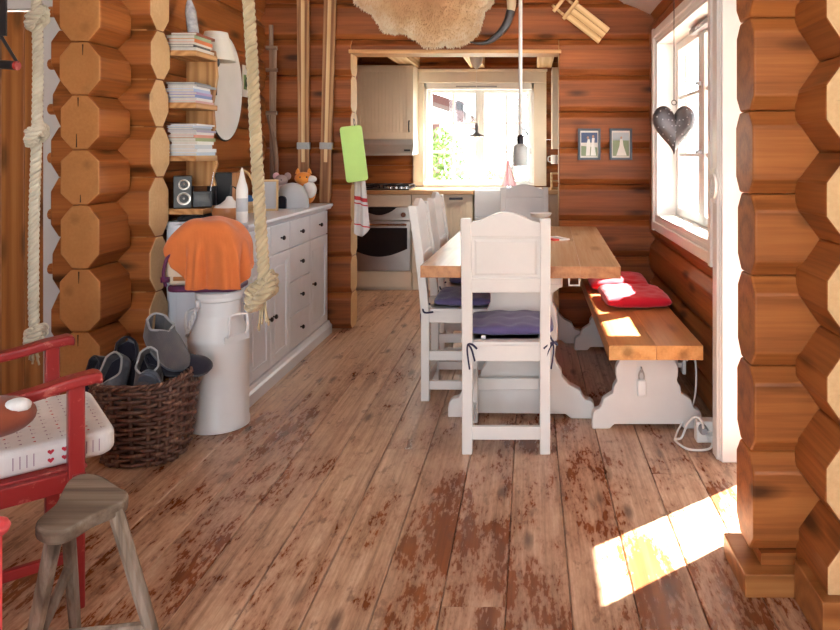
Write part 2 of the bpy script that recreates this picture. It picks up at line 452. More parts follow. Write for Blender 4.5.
# opening to the kitchen: lintel board
mb = MB(); mb.box(-1.345, .232, 5.185, 5.40, 2.052, 2.08, 'x'); struct(mb.build('trim_1', M['log_pale'], bevel=.004))

# living room side: plank wall with a door, plain outer walls
def planks(mb, axis, a0, a1, c0, c1, z0, z1, w=.12):
    n = max(1, round((a1-a0)/w)); s = (a1-a0)/n
    for i in range(n):
        p, q = a0+i*s+.0015, a0+(i+1)*s-.0015
        if axis == 'x': mb.box(p, q, c0, c1, z0, z1, 'z')
        else: mb.box(c0, c1, p, q, z0, z1, 'z')
mb = MB(); planks(mb, 'x', -3.7, -3.42, 3.74, 3.82, 0, 4.4); planks(mb, 'x', -3.42, -2.50, 3.74, 3.82, 2.08, 4.4); planks(mb, 'x', -2.50, -2.2, 3.745, 3.82, 0, 4.4)
struct(mb.build('wall_hall', M['pine'], bevel=.003))
d2 = struct(thing('door_2', None, None, (0, 0, 0)))
mb = MB(); mb.box(-2.575, -2.465, 3.70, 3.738, 0, 2.155, 'z'); mb.box(-3.44, -3.33, 3.70, 3.738, 0, 2.155, 'z'); mb.box(-3.44, -2.465, 3.695, 3.737, 2.075, 2.18, 'x')
mb.build('casing', paint('grey_white_trim', (.50, .48, .47), .45), d2, bevel=.004)
mb = MB()
for i in range(6): mb.box(-3.328+.125*i+.001, -3.328+.125*(i+1)-.001, 3.742, 3.78, .002, 2.07, 'z')
mb.build('leaf', M['pine'], d2, bevel=.004)
mb = MB(); planks(mb, 'y', -1.6, 3.74, -3.80, -3.7, 0, 4.5, .15); struct(mb.build('wall_living_left', M['pine'], bevel=.003))
mb = MB(); planks(mb, 'y', -1.6, 2.06, 1.54, 1.62, 0, 2.03, .15); struct(mb.build('wall_living_right', M['pine'], bevel=.003))
mb = MB(); planks(mb, 'x', -3.7, -1.9, -1.68, -1.6, 0, 4.4, .15); planks(mb, 'x', .55, 1.54, -1.68, -1.6, 0, 2.0, .15); struct(mb.build('wall_living_back', M['pine'], bevel=.003))  # unseen rear wall pieces, added to cut the daylight from behind
# sloping ceiling and roof
cz = lambda x: 2.345+.466*(.89-x)
mb = MB(); mb.prism([(1.62, cz(1.62)), (-3.8, cz(-3.8)), (-3.8, cz(-3.8)+.12), (1.62, cz(1.62)+.12)], 'y', -1.6, 5.42); struct(mb.build('ceiling', M['ceil']))
# kitchen shell
log_wall('wall_kitchen_back', 'x', -1.9, 1.08, 7.395, J(.10, 10), [M['log'], M['log_pale_end']], [(-1.085, .025, .985, 1.985)], d=.035, ch=.045)
log_wall('wall_kitchen_left', 'y', 5.38, 7.35, -1.86, J(.235, 9), [M['log'], M['log_end']], d=.035, ch=.045)
log_wall('wall_kitchen_right', 'y', 5.38, 7.35, .985, J(.235, 9), [M['log'], M['log_end']], d=.035, ch=.045)
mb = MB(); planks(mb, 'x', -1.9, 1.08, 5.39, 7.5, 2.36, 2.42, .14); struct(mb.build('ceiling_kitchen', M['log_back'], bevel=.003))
for i, (xa, xb) in enumerate(((-1.32, -1.147), (-.62, -.47), (.07, .225))):
    mb = MB(); mb.box(xa, xb, 5.40, 7.30, 2.196, 2.36, 'y'); struct(mb.build('ceiling_beam', M['lightwood'], bevel=.006))

# ------------------------------------------------------------------ windows and outer door
win = struct(thing('window_1', None, None))          # in the right wall over the bench
y0, y1, z0, z1 = 3.37, 4.81, .87, 2.08
mb = MB(); c = .092
for xa, xb, e in ((.862, .892, 0), (.848, .864, .03)):
    mb.box(xa, xb, y0-c+e*.5, y0-e*.9, z0-c, z1+c, 'z'); mb.box(xa, xb, y1+e*.9, y1+c-e*.5, z0-c, z1+c, 'z')
    mb.box(xa, xb, y0-e, y1+e, z0-c+e*.5, z0-e*.9, 'y'); mb.box(xa, xb, y0-e, y1+e, z1+e*.9, z1+c-e*.5, 'y')
mb.build('casing', M['white2'], win, bevel=.003)
mb = MB(); t = .02
mb.box(.868, 1.06, y0-.001, y0+t, z0, z1, 'z'); mb.box(.868, 1.06, y1-t, y1+.001, z0, z1, 'z'); mb.box(.868, 1.06, y0, y1, z1-t, z1+.001, 'y'); mb.box(.862, 1.06, y0, y1, z0-.001, z0+.022, 'y')
mb.build('reveal', M['white2'], win, bevel=.002)
ym = (y0+y1)/2
for (a, b) in ((y0+t, ym-.012), (ym+.012, y1-t)):
    mb = MB(); s = .055; xa, xb = 1.0, 1.045; za, zb = z0+.024, z1-t-.002
    mb.box(xa, xb, a, a+s, za, zb, 'z'); mb.box(xa, xb, b-s, b, za, zb, 'z'); mb.box(xa, xb, a+s, b-s, za, za+s, 'y'); mb.box(xa, xb, a+s, b-s, zb-s, zb, 'y')
    for q in (.35, .68): zz = za+(zb-za)*q; mb.box(xa+.01, xb-.01, a+s, b-s, zz-.011, zz+.011, 'y')
    f = mb.build('sash', M['white2'], win, bevel=.004)
    mb = MB(); mb.box(1.02, 1.025, a+s-.005, b-s+.005, za+s-.005, zb-s+.005); mb.build('pane', M['glass'], f)
mb = MB(); mb.box(1.0, 1.05, ym-.012, ym+.012, z0+.022, z1-t, 'z'); mb.build('mullion', M['white2'], win, bevel=.003)
for zz in (1.32, 1.72):
    mb = MB(); mb.box(.975, 1.0, ym-.03, ym-.012, zz-.012, zz+.012); mb.box(.962, .976, ym-.075, ym-.012, zz-.007, zz+.007); mb.build('latch', M['grey'], win, bevel=.003)
mb = MB(); mb.box(.955, 1.0, 3.75, 4.2, z1-.06, z1-.03, 'y'); mb.tube([(.965, 3.8, z1-.045), (.94, 3.95, z1-.05), (.965, 4.1, z1-.045)], .008); mb.build('vent_bar', M['grey'], win, bevel=.003)

w2 = struct(thing('window_2', None, None))           # kitchen window
gx0, gx1, gz0, gz1 = -1.06, 0.0, 1.013, 1.956
mb = MB()
mb.box(-1.205, -1.10, 7.255, 7.30, .965, 2.17, 'z'); mb.box(.04, .17, 7.255, 7.30, .965, 2.17, 'z'); mb.box(-1.205, .17, 7.25, 7.30, 2.04, 2.175, 'x'); mb.box(-1.215, .18, 7.235, 7.30, 2.155, 2.18, 'x')
mb.build('casing', paint('cream_trim', (.80, .74, .62), .4), w2, bevel=.004)
mb = MB()
mb.box(-1.102, -1.075, 7.28, 7.47, .975, 2.04, 'z'); mb.box(.015, .042, 7.28, 7.47, .975, 2.04, 'z'); mb.box(-1.102, .042, 7.28, 7.47, 1.975, 2.042, 'x'); mb.box(-1.102, .042, 7.23, 7.47, .955, .985, 'x')
mb.build('reveal', M['white2'], w2, bevel=.003)
for a, b in ((gx0-.015, -.545), (-.515, gx1+.015)):
    mb = MB(); s = .034; ya, yb = 7.39, 7.44; za, zb = .986, 1.975
    mb.box(a, a+s, ya, yb, za, zb, 'z'); mb.box(b-s, b, ya, yb, za, zb, 'z'); mb.box(a+s, b-s, ya, yb, za, za+s, 'x'); mb.box(a+s, b-s, ya, yb, zb-s, zb, 'x')
    m_ = (a+b)/2; mb.box(m_-.011, m_+.011, ya+.01, yb-.01, za+s, zb-s, 'z')
    for py in (123, 152): zz = gz(py, 7.42); mb.box(a+s, b-s, ya+.012, yb-.012, zz-.011, zz+.011, 'x')
    f = mb.build('sash', M['white2'], w2, bevel=.004)
    mb = MB(); mb.box(a+s-.004, b-s+.004, 7.412, 7.417, za+s-.004, zb-s+.004); mb.build('pane', M['glass'], f)
mb = MB(); mb.box(-.546, -.514, 7.385, 7.445, .986, 1.975, 'z'); mb.build('mullion', M['white2'], w2, bevel=.003)
mb = MB(); mb.box(-.77, -.345, 7.272, 7.282, 1.995, 2.008, 'x'); mb.build('vent_grille', M['grey'], w2)
for a in (-1.07, .012):
    mb = MB(); mb.box(a-.012, a+.012, 7.372, 7.39, 1.30, 1.36); mb.build('hinge', M['steel'], w2)

d1 = struct(thing('door_1', None, None))             # glazed outer door on the right
mb = MB()
mb.box(.815, 1.06, 2.972, 3.065, 0, 2.3, 'z'); mb.box(.80, .83, 3.0, 3.07, 0, 2.3, 'z'); mb.box(.808, .83, 2.985, 3.0, 0, 2.3, 'z')
mb.build('casing', M['white2'], d1, bevel=.004)
mb = MB(); mb.box(1.0, 1.06, 2.285, 2.97, 2.05, 2.3, 'y'); mb.box(.96, 1.06, 2.285, 2.97, 0, .025, 'y'); mb.build('frame', M['white2'], d1, bevel=.003)
mb = MB(); xa, xb = 1.0, 1.045
mb.box(xa, xb, 2.285, 2.605, .026, 2.05, 'z'); mb.box(xa, xb, 2.935, 2.968, .026, 2.05, 'z'); mb.box(xa, xb, 2.605, 2.935, .026, .10, 'y'); mb.box(xa, xb, 2.605, 2.935, 1.95, 2.05, 'y')
lf = mb.build('leaf', M['white2'], d1, bevel=.004)
mb = MB(); mb.box(1.02, 1.026, 2.60, 2.94, .095, 1.955); mb.build('pane', M['glass'], lf)
# wooden latch on the strip of wall between window and door
mb = MB(); mb.box(.794, .80, 3.01, 3.06, gz(203, 3.03), gz(168, 3.03), 'z')
mb.prism([(3.02+u, gz(186, 3.03)+v) for u, v in arc((.0, 0), .055, 60, 300, 10)+arc((.0, 0), .035, 300, 60, 10)], 'x', .783, .794)
tag(mb.build('door_latch', M['white2'], None, bevel=.002), 'small white latch plate on the door casing beside the right window', 'latch')

# unseen slab added outside the door to trim the sun patch indoors
mb = MB(); mb.box(1.08, 1.88, 1.4, 4.2, 2.05, 2.1); struct(mb.build('sun_cutoff_slab', M['log_back']))

# ------------------------------------------------------------------ outside
n = NT('pale_gravel'); cc = n.n('TexCoord').outputs['Object']
M['ground'] = n.bsdf(n.ramp(n.noise(cc, 3, 5), [(.3, (.42, .41, .36)), (.7, (.62, .61, .56))]), .9)
mb = MB(); mb.box(-40, 40, -30, 60, -.6, -.35); struct(mb.build('ground', M['ground']))
SC.world = bpy.data.worlds.new('sky'); SC.world.use_nodes = True
bg = SC.world.node_tree.nodes['Background']; bg.inputs[0].default_value = (.86, .93, 1.0, 1); bg.inputs[1].default_value = 5.0
sun = bpy.data.lights.new('sun', 'SUN'); sun.energy = 60; sun.angle = math.radians(.6); sun.color = (1, .95, .87)
so = bpy.data.objects.new('sun', sun); COL.objects.link(so)
EL = math.radians(45); sd = Vector((.81*math.cos(EL), .586*math.cos(EL), math.sin(EL)))   # towards the sun
so.rotation_euler = sd.to_track_quat('Z', 'Y').to_euler(); so.location = sd*20
def portal(loc, rot, sx, sy):
    l = bpy.data.lights.new('daylight_portal', 'AREA'); l.shape = 'RECTANGLE'; l.size = sx; l.size_y = sy; l.cycles.is_portal = True
    o = bpy.data.objects.new('daylight_portal', l); COL.objects.link(o); o.location = loc; o.rotation_euler = rot
portal((1.1, 4.09, 1.47), (0, PI/2, 0), 1.2, 1.44)
portal((1.1, 2.63, 1.05), (0, PI/2, 0), 2.1, .7)
portal((-.53, 7.5, 1.48), (-PI/2, 0, 0), 1.1, 1.0)
portal((-.675, -1.62, 1.7), (PI/2, 0, 0), 2.45, 3.4)
SC.view_settings.view_transform = 'Standard'; SC.view_settings.look = 'None'; SC.view_settings.gamma = 1; SC.view_settings.use_curve_mapping = False
SC.view_settings.exposure = 0.5
SC.cycles.max_bounces = 10; SC.cycles.diffuse_bounces = 6; SC.cycles.transparent_max_bounces = 12; SC.cycles.caustics_reflective = False; SC.cycles.caustics_refractive = False
SC.cycles.sample_clamp_indirect = 8; SC.cycles.use_denoising = True
# ================================================================== dining table
def sym(half):
    """mirror a right-hand half outline (bottom to top)"""
    return half+[(-x, z) for x, z in reversed(half)]
def scroll_half(foot, col, top, h):
    """half outline of a scalloped trestle: foot half width, column half width, top half width, height"""
    o = [(foot*.62, 0.0), (foot*.66, -.0)]
    o = [(foot*.60, .022), (foot*.68, .0), (foot, .0), (foot*1.0, .045)]
    o += [(foot*.985, .075), (foot*.94, .09), (foot*.86, .097), (foot*.83, .115), (foot*.80, .14), (foot*.72, .155), (foot*.66, .165)]
    c1 = col
    o += [(c1*1.32, .19), (c1*1.22, .21), (c1*1.22, .235), (c1*1.1, .26), (c1, .30)] if h > .6 else [(c1*1.12, .17), (c1*1.1, .20), (c1*.98, .23)]
    o += [(c1*(1+.10*math.sin(PI*k/6)), .32+(h*.80-.32)*k/6) for k in range(1, 6)] if h > .6 else [(c1*(.98+.05*math.sin(PI*k/4)), .23+(h*.80-.23)*k/4) for k in range(1, 4)]
    o += [(col*.93, h*.80), (col*.93, h*.86), (top*.93, h*.90), (top, h*.905), (top, h)]
    return o
TR = math.radians(-1.6)
table = thing('dining_table', 'long solid wood dining table on white scalloped trestle legs in the middle of the room', 'table', (-.022, 4.24, 0), TR)
mb = MB(); hw, hl = .479, .90
for i in range(5): mb.box(-hw+.1916*i, -hw+.1916*(i+1)+.0001, -hl, hl, .718, .775, 'y', [0, 0, 1, 1, 1, 1], spread=.3)
mb.build('tabletop', [M['tabletop'], M['tabledge']], table, bevel=.0015)
prof = sym(scroll_half(.365, .165, .205, .718))
for yy in (-.74, .62):
    mb = MB(); mb.prism([(x, z) for x, z in prof], 'y', yy-.03, yy+.03, grain='z'); mb.box(-.20, .20, yy-.05, yy+.05, .665, .7175, 'x')
    mb.build('trestle', M['white'], table, bevel=.006)
mb = MB(); mb.box(-.02, .02, -.70, .58, .24, .385, 'y'); mb.build('stretcher', M['white'], table, bevel=.005)
mb = MB(); bx, by = .235, -.83
mb.tube([(bx, by, .717), (bx, by, .672), (bx+.05, by, .672), (bx+.05, by, .717)], .0055, 6); mb.build('bracket', M['white2'], table)
tag(table.children[-1], 'small white metal loop under the table edge')

# ================================================================== chairs
def chair_parts(root):
    W, D, st = .385, .40, .045          # width, depth, stile
    x = W/2
    # +Y is the way the sitter faces; the back stands at y = 0
    for s in (-1, 1):
        mb = MB()
        rings = []
        for z, yo in ((0, 0), (.45, 0), (.60, -.012), (.80, -.035), (1.035, -.068)):
            a, b = sorted((s*x, s*(x-st))); rings.append([Vector((a, yo, z)), Vector((b, yo, z)), Vector((b, yo+.045, z)), Vector((a, yo+.045, z))])
        mb.loft(rings, axis='z'); mb.build('leg', M['white'], root, bevel=.004)
        mb = MB(); a, b = sorted((s*x, s*(x-.042))); mb.box(a, b, D-.045, D, 0, .475, 'z'); mb.build('leg', M['white'], root, bevel=.004)
        a, b = sorted((s*(x-.008), s*(x-.034)))
        for z0_, z1_ in ((.415, .475), (.215, .265), (.06, .105)): mb = MB(); mb.box(a, b, .04, D-.04, z0_, z1_, 'y'); mb.build('side_rail', M['white'], root, bevel=.003)
    xi = x-st+.002
    for ya_, yb_, za_, zb_, nm in ((.008, .036, .405, .475, 'rear_rail'), (.008, .036, .062, .118, 'rear_rail'), (D-.036, D-.008, .405, .475, 'front_rail'), (D-.036, D-.008, .16, .215, 'front_rail')):
        mb = MB(); mb.box(-xi, xi, ya_, yb_, za_, zb_, 'x'); mb.build(nm, M['white'], root, bevel=.003)
    mb = MB(); mb.box(-x+.046, x-.046, -.0, D+.015, .475, .492, 'x'); mb.box(-x-.006, x+.006, .05, D+.015, .475, .492, 'x'); mb.build('seat', M['white'], root, bevel=.004)
    # framed back: arched top rail, panel, lower rail
    bk = MB()
    shear = lambda z: -.012-(z-.60)*.125
    def slab(poly, ya, yb, mi=0):
        n = len(poly); v = [Vector((px, ya+shear(pz), pz)) for px, pz in poly]+[Vector((px, yb+shear(pz), pz)) for px, pz in poly]
        bk.add(v, [tuple(range(n)), tuple(range(2*n-1, n-1, -1))]+[(i, n+i, n+(i+1) % n, (i+1) % n) for i in range(n)], 'x', mi)
    top = [(xi, 1.018), (xi*.93, 1.022), (xi*.78, 1.026), (xi*.62, 1.036), (xi*.45, 1.048), (xi*.28, 1.057), (xi*.13, 1.062), (0, 1.064)]
    top = top+[(-a, b) for a, b in reversed(top[:-1])]
    slab([(-xi, .955), (xi, .955)]+top, .008, .038)
    slab([(-xi, .71), (xi, .71), (xi, .775), (-xi, .775)], .008, .038)
    slab([(-xi, .770), (xi, .770), (xi, .957), (-xi, .957)], .016, .030)
    bk.build('backrest', M['white'], root, bevel=.004)
    p = MB()
    q = .136; zz0, zz1 = .785, .945
    for ya, yb, e in ((.010, .0165, .0),):
        v = []
        for yy, ee in ((.0165, 0), (.0105, .010)):
            for px, pz in ((-q+ee, zz0+ee), (q-ee, zz0+ee), (q-ee, zz1-ee), (-q+ee, zz1-ee)): v.append(Vector((px, yy+shear(pz), pz)))
        p.add(v, [(4, 5, 6, 7), (0, 1, 5, 4), (1, 2, 6, 5), (2, 3, 7, 6), (3, 0, 4, 7), (3, 2, 1, 0)], 'x')
    p.build('raised_panel', M['white'], root)

def tufted(w, d, h, nx, ny, base=0, tuft=.5, seed=0, droop=None):
    rnd = random.Random(seed); ph = [rnd.uniform(0, 6) for _ in range(6)]
    mb = MB(); N, K = 30, 26
    tx = [(-w/2+w*(i+.5)/nx, -d/2+d*(j+.5)/ny) for i in range(nx) for j in range(ny)]
    def edge(u):
        return max(0.0, 1-abs(u)**4)**.5
    def rim(a, b):
        x, y = a*w/2, b*d/2
        r = 1-.05*(abs(a*b))**3
        return x*r, y*r
    def top(u, v, sgn):
        a, b = u*2-1, v*2-1; x, y = rim(a, b)
        e = (edge(a)*edge(b))**.8
        dip = sum(math.exp(-((x-tx_)**2+(y-ty_)**2)/(.0011)) for tx_, ty_ in tx)*tuft
        wr = .06*math.sin(x*55+ph[0]+3*math.sin(y*30+ph[1]))+.05*math.sin(y*48+ph[2])
        z = h*.5*e*(1+wr-dip*.6)*sgn
        z = h*.5+(z if sgn > 0 else max(z, -h*.5*e))
        dz = droop(x, y) if droop else 0
        return Vector((x, y, base+z+dz))
    mb.grid(lambda u, v: top(u, v, 1), N, K); mb.grid(lambda u, v: top(u, v, -1), N, K)
    return mb
def weld(o, d=.0008):
    bm = bmesh.new(); bm.from_mesh(o.data); bmesh.ops.remove_doubles(bm, verts=bm.verts[:], dist=d); bmesh.ops.recalc_face_normals(bm, faces=bm.faces[:]); bm.to_mesh(o.data); bm.free(); return o
def seat_cushion(label, loc, rz, seed=1, care=False):
    c = thing('seat_cushion', label, 'cushion', loc, rz, 'purple chair cushions')
    weld(tufted(.395, .355, .058, 3, 3, 0, .75, seed).build('pad', M['purple'], c, smooth=True))
    for s in (-1, 1):
        mb = MB(); x = s*.175
        k = [(s*.17, -.19, .02), (s*.185, -.225, .0), (s*.205, -.215, -.02), (s*.2, -.17, -.018)]
        mb.tube(crom(k, 5), .005, 6)
        mb.tube(crom([(s*.19, -.228, -.006), (s*.17, -.236, -.03), (s*.155, -.232, -.085)], 5), .0045, 5)
        mb.tube(crom([(s*.19, -.228, -.006), (s*.165, -.236, -.012), (s*.145, -.238, -.03)], 5), .005, 5)
        mb.tube(crom([(s*.185, -.23, -.006), (s*.188, -.238, -.04), (s*.178, -.234, -.12)], 5), .004, 5)
        mb.build('tie', M['navy'], c, smooth=True)
    if care:
        mb = MB(); mb.box(-.128, -.11, -.1985, -.1965, .004, .018); tag(mb.build('care_tag', M['whitecloth'], c), 'tiny white sewn care tag')
    return c
chair = thing('dining_chair', 'white panel-back wooden chair facing away at the near end of the table', 'chair', (-.1045, 3.05, 0), 0, 'white dining chairs')
chair_parts(chair)
CH = [('white panel-back chair on the left of the table, nearer of the two there', (-.575, 3.895, 0), -PI/2-.015),
      ('white panel-back chair on the left of the table, nearer the kitchen', (-.565, 4.515, 0), -PI/2-.03),
      ('white panel-back chair at the far end of the table, under the kitchen window', (-.045, 5.60, 0), PI)]
for lab, loc, rz in CH: dup(chair, loc, rz, lab)
seat_cushion('purple tufted cushion on the near chair that faces away, with a small white tag', (-.09, 3.285, .4935), .02, 3, True)
seat_cushion('dark purple cushion on the nearer chair left of the table', (-.575+.235, 3.895, .4935), -PI/2, 5)
seat_cushion('dark purple cushion on the second chair left of the table, toward the kitchen', (-.565+.235, 4.515, .4935), -PI/2, 8)
seat_cushion('purple cushion on the chair at the far end of the table', (-.045, 5.60-.235, .4935), PI, 9)

# ================================================================== bench
bench = thing('bench', 'wooden bench with white scalloped end legs along the right wall under the window', 'bench', (.558, 4.02, 0))
mb = MB()
for i in range(2): mb.box(-.208+.209*i, .0+.209*i, -.92, .93, .398, .462, 'y', spread=.25)
mb.build('seat_board', M['bench'], bench, bevel=.0015)
prof = sym(scroll_half(.262, .145, .15, .398))
for i, yy in enumerate((-.66, .66)):
    mb = MB(); mb.prism(prof, 'y', yy-.025, yy+.025, grain='z'); mb.build('trestle', M['white'], bench, bevel=.006)
mb = MB(); mb.box(-.018, .018, -.64, .64, .16, .27, 'y'); mb.build('stretcher', M['white'], bench, bevel=.004)
# white padlock-like tag on a hook at the near end leg
X_, Z0 = gx(641.5, 3.32), 0
lk = thing('hanging_lock', 'small white box lock hanging on a hook on the near end of the bench', 'lock', (X_, 3.325, gz(395, 3.33)))
mb = MB(); mb.box(-.02, .02, -.02, .008, 0, .078); mb.build('case', M['white2'], lk, bevel=.006)
mb = MB(); mb.tube(crom([(-.010, -.006, .076), (-.012, -.006, .10), (0, -.006, .122), (.012, -.006, .10), (.012, -.006, .076)], 6), .0035, 6); mb.tube(crom([(0, .009, .13), (0, -.008, .132), (0, -.012, .118), (0, -.006, .113)], 5), .004, 6)
mb.build('hook', M['steel'], lk, smooth=True)
# red cushions
def red_pad(lab, loc, rz, seed, w=.40, d=.40, h=.06, dro=None):
    o = weld(tufted(w, d, h, 2, 2, 0, .5, seed, dro).build('bench_cushion', M['redcloth'], None, smooth=True))
    o.location = loc; o.rotation_euler = (0, 0, rz); tag(o, lab, 'cushion', 'red bench cushions'); return o
red_pad('red tufted cushion lying on the bench, nearer one', (.588, 3.99, .463), .04, 2, .37, .44, .08)
red_pad('red tufted cushion on the bench, farther one toward the back wall', (.555, 4.46, .463), -.03, 6, .37, .44, .075)
# bracket, socket and cable on the wall below the bench
mb = MB(); bo = Matrix.Translation((-.558, -4.02, 0)); mb.box(.705, .727, 3.44, 3.47, .215, .397, M=bo); mb.box(.705, .752, 3.44, 3.47, .26, .285, 'x', M=bo); mb.box(.748, .765, 3.43, 3.48, .23, .30, M=bo)
tag(mb.build('bench_bracket', M['ltgrey'], bench, bevel=.002), 'pale grey bracket under the bench')
so_ = thing('power_socket', 'white plug socket block on the floor by the right wall below the bench', 'socket', (.80, 3.20, 0))
mb = MB(); mb.box(-.045, .045, -.03, .03, .0, .10); mb.build('block', M['white2'], so_, bevel=.008)
for dx, dz in ((-.02, .07), (.018, .035)):
    mb = MB(); mb.lathe([(.02, 0), (.02, .03), (.013, .045)], 14, (0, 0, 0), M=Matrix.Translation((dx, -.03, dz)) @ Matrix.Rotation(PI/2, 4, 'X')); mb.build('plug', M['grey'] if dx < 0 else M['white2'], so_, smooth=40)
mb = MB()
c0 = [(.78, 3.14, .065), (.765, 3.12, .12), (.74, 3.13, .135), (.715, 3.16, .10), (.705, 3.19, .05), (.69, 3.2, .012), (.66, 3.19, .008), (.69, 3.10, .008), (.745, 3.08, .008), (.80, 3.10, .01), (.82, 3.14, .03)]
mb.tube(crom(c0, 8), .0055, 7)
mb.tube(crom([(.66, 3.19, .008), (.70, 3.3, .012), (.80, 3.42, .10), (.83, 3.5, .24), (.80, 3.46, .33), (.772, 3.45, .29)], 8), .005, 7)
tag(mb.build('power_cable', M['white2'], None, smooth=True), 'white electric cable looping around the socket under the bench', 'cable')

# ================================================================== on the table
ds = thing('footed_dish', 'shallow white footed dish at the far part of the table behind the near chair', 'dish', (.075, 4.85, .7755))
mb = MB(); mb.lathe([(.045, 0), (.05, .004), (.02, .012), (.012, .03), (.012, .085), (.03, .092)], 24); mb.build('foot', M['white2'], ds, smooth=40)
mb = MB(); mb.lathe([(.025, .09), (.06, .098), (.078, .122), (.072, .122), (.058, .106), (.02, .097)], 28); mb.build('bowl', M['white2'], ds, smooth=50)
mg = thing('booklet', 'small white and red booklet lying on the table right of the near chair back', 'booklet', (gx(556, 4.35), 4.38, .7755), .5)
mb = MB(); mb.box(-.055, .055, -.075, .075, 0, .008); mb.build('pages', M['white2'], mg)
mb = MB(); mb.box(-.056, -.02, -.076, .076, .0, .0095); mb.build('cover_strip', paint('red_print', (.6, .03, .03)), mg)
mb = MB(); mb.box(-.005, .02, -.06, .05, .0075, .0088); mb.build('cover_print', M['grey'], mg)

# ================================================================== sideboard
SBX = -1.46
sb = thing('sideboard', 'long pale blue-white sideboard with dark knobs along the left wall', 'sideboard', (-1.70, 4.34, 0))
def sbl(y): return y-4.34
fx = SBX+1.70-.012               # local x of the door fronts' plane
Y0, Y1 = 3.62, 5.085
LS = lambda b_, x1_, ya_, yb_: [(x1_, ya_), (x1_, yb_), (b_, yb_), (b_, sbl(3.745)), (b_+.115, sbl(3.745)), (b_+.115, ya_)]
mb = MB(); mb.prism(LS(-.245, fx-.012, sbl(Y0), sbl(Y1)), 'z', .085, .915); mb.build('carcass', M['sideboard'], sb, bevel=.003)
mb = MB(); mb.prism([(fx+.028, .945), (fx+.03, .93), (fx+.018, .917), (fx+.012, .905), (-.13, .905), (-.13, .945)], 'y', sbl(Y0)-.03, sbl(Y1)+.045); mb.box(-.25, -.13, sbl(3.745), sbl(Y1)+.045, .905, .945); mb.build('top', M['sideboard'], sb, bevel=.002)
mb = MB(); mb.prism([(fx+.026, 0), (fx+.026, .06), (fx+.014, .072), (fx+.006, .092), (-.13, .092), (-.13, 0)], 'y', sbl(Y0)-.02, sbl(Y1)+.03); mb.build('plinth', M['sideboard'], sb, bevel=.002)
def knob(par, y, z):
    mb = MB(); mb.lathe([(.005, 0), (.005, .012), (.013, .017), (.014, .024), (.008, .029)], 12, M=Matrix.Translation((fx+.004, y, z)) @ Matrix.Rotation(PI/2, 4, 'Y')); tag(mb.build('knob', M['dkmetal'], par, smooth=40), 'dark round knob')
def front(name, y0_, y1_, z0_, z1_, knobs, panel):
    mb = MB(); a, b, c_, d_ = sbl(y0_)+.003, sbl(y1_)-.003, z0_+.003, z1_-.003
    if panel:
        s = .055
        for q in ((a, a+s, c_, d_), (b-s, b, c_, d_), (a+s, b-s, c_, c_+s), (a+s, b-s, d_-s, d_)): mb.box(fx-.012, fx+.006, q[0], q[1], q[2], q[3])
        mb.box(fx-.012, fx-.002, a+s-.002, b-s+.002, c_+s-.002, d_-s+.002)
        e = .02; mb.box(fx-.012, fx+.002, a+s+e, b-s-e, c_+s+e, d_-s-e)
    else: mb.box(fx-.012, fx+.006, a, b, c_, d_)
    f = mb.build(name, M['sideboard'], sb, bevel=.0025)
    for (ky, kz) in knobs: knob(f, sbl(ky), kz)
ya, yb, yc, yd, ye = 3.64, 3.96, 4.275, 4.665, 5.07
zt = .73
front('drawer', ya, yb, zt, .90, [(3.80, .815)], 0); front('drawer', yb, yc, zt, .90, [(4.12, .815)], 0)
front('drawer', yc, yd, zt, .90, [(4.47, .815)], 0); front('drawer', yd, ye, zt, .90, [(4.865, .815)], 0)
front('door', ya, yb, .10, zt, [(3.925, .38)], 1); front('door', yb, yc, .10, zt, [(3.995, .38)], 1)
for i in range(3): front('drawer', yc, yd, .10+.21*i, .10+.21*(i+1), [(4.47, .10+.21*i+.105)], 0)
front('door', yd, ye, .10, zt, [(4.72, .43)], 1)
# ================================================================== milk can
can = thing('milk_can', 'tall white enamelled milk can on the floor beside the wicker basket', 'milk can', (-1.505, 3.39, 0))
mb = MB(); mb.lathe([(.128, 0), (.139, .004), (.140, .03), (.136, .036), (.136, .405), (.139, .415), (.139, .43), (.135, .437), (.128, .455), (.108, .505), (.098, .53), (.096, .545), (.096, .605), (.103, .612), (.104, .63), (.098, .638), (.09, .64)], 48)
mb.build('body', M['can'], can, smooth=40)
mb = MB(); mb.lathe([(.107, .628), (.108, .648), (.10, .654), (.05, .658), (.001, .659)], 40, cap=False); mb.lathe([(.102, .628), (.098, .64)], 40, cap=False); mb.build('lid', M['can'], can, smooth=40)
for a in (-32, 165):
    c_, s_ = math.cos(math.radians(a)), math.sin(math.radians(a)); t = (-s_, c_)
    P = lambda r, u, z: (c_*r+t[0]*u, s_*r+t[1]*u, z)
    mb = MB(); mb.tube(crom([P(.130, -.05, .445), P(.150, -.05, .47), P(.150, -.048, .53), P(.145, -.035, .548), P(.145, .035, .548), P(.150, .048, .53), P(.150, .05, .47), P(.130, .05, .445)], 5), .0075, 8)
    mb.box(-.066, .066, -.004, .004, .425, .455, M=Matrix.Translation((c_*.137, s_*.137, 0)) @ Matrix.Rotation(math.radians(a+90), 4, 'Z'))
    mb.build('handle', M['can'], can, smooth=40)
ch = MB(); p0, p1 = Vector((-.062, -.085, .60)), Vector((-.118, -.088, .46)); n_ = 9
for i in range(n_):
    c0 = p0.lerp(p1, (i+.5)/n_); d = (p1-p0).normalized(); w = d.cross(Vector((0, 1, 0))).normalized(); w = w if i % 2 else d.cross(w).normalized()
    ch.tube([c0+d*math.cos(2*PI*k/12)*.0145+w*math.sin(2*PI*k/12)*.008 for k in range(12)], .0028, 6, closed=True)
ch.lathe([(.012, 0), (.012, .035)], 10, (-.062, -.088, .585)); tag(ch.build('chain', M['can'], can, smooth=True), 'small white painted chain with its clasp')

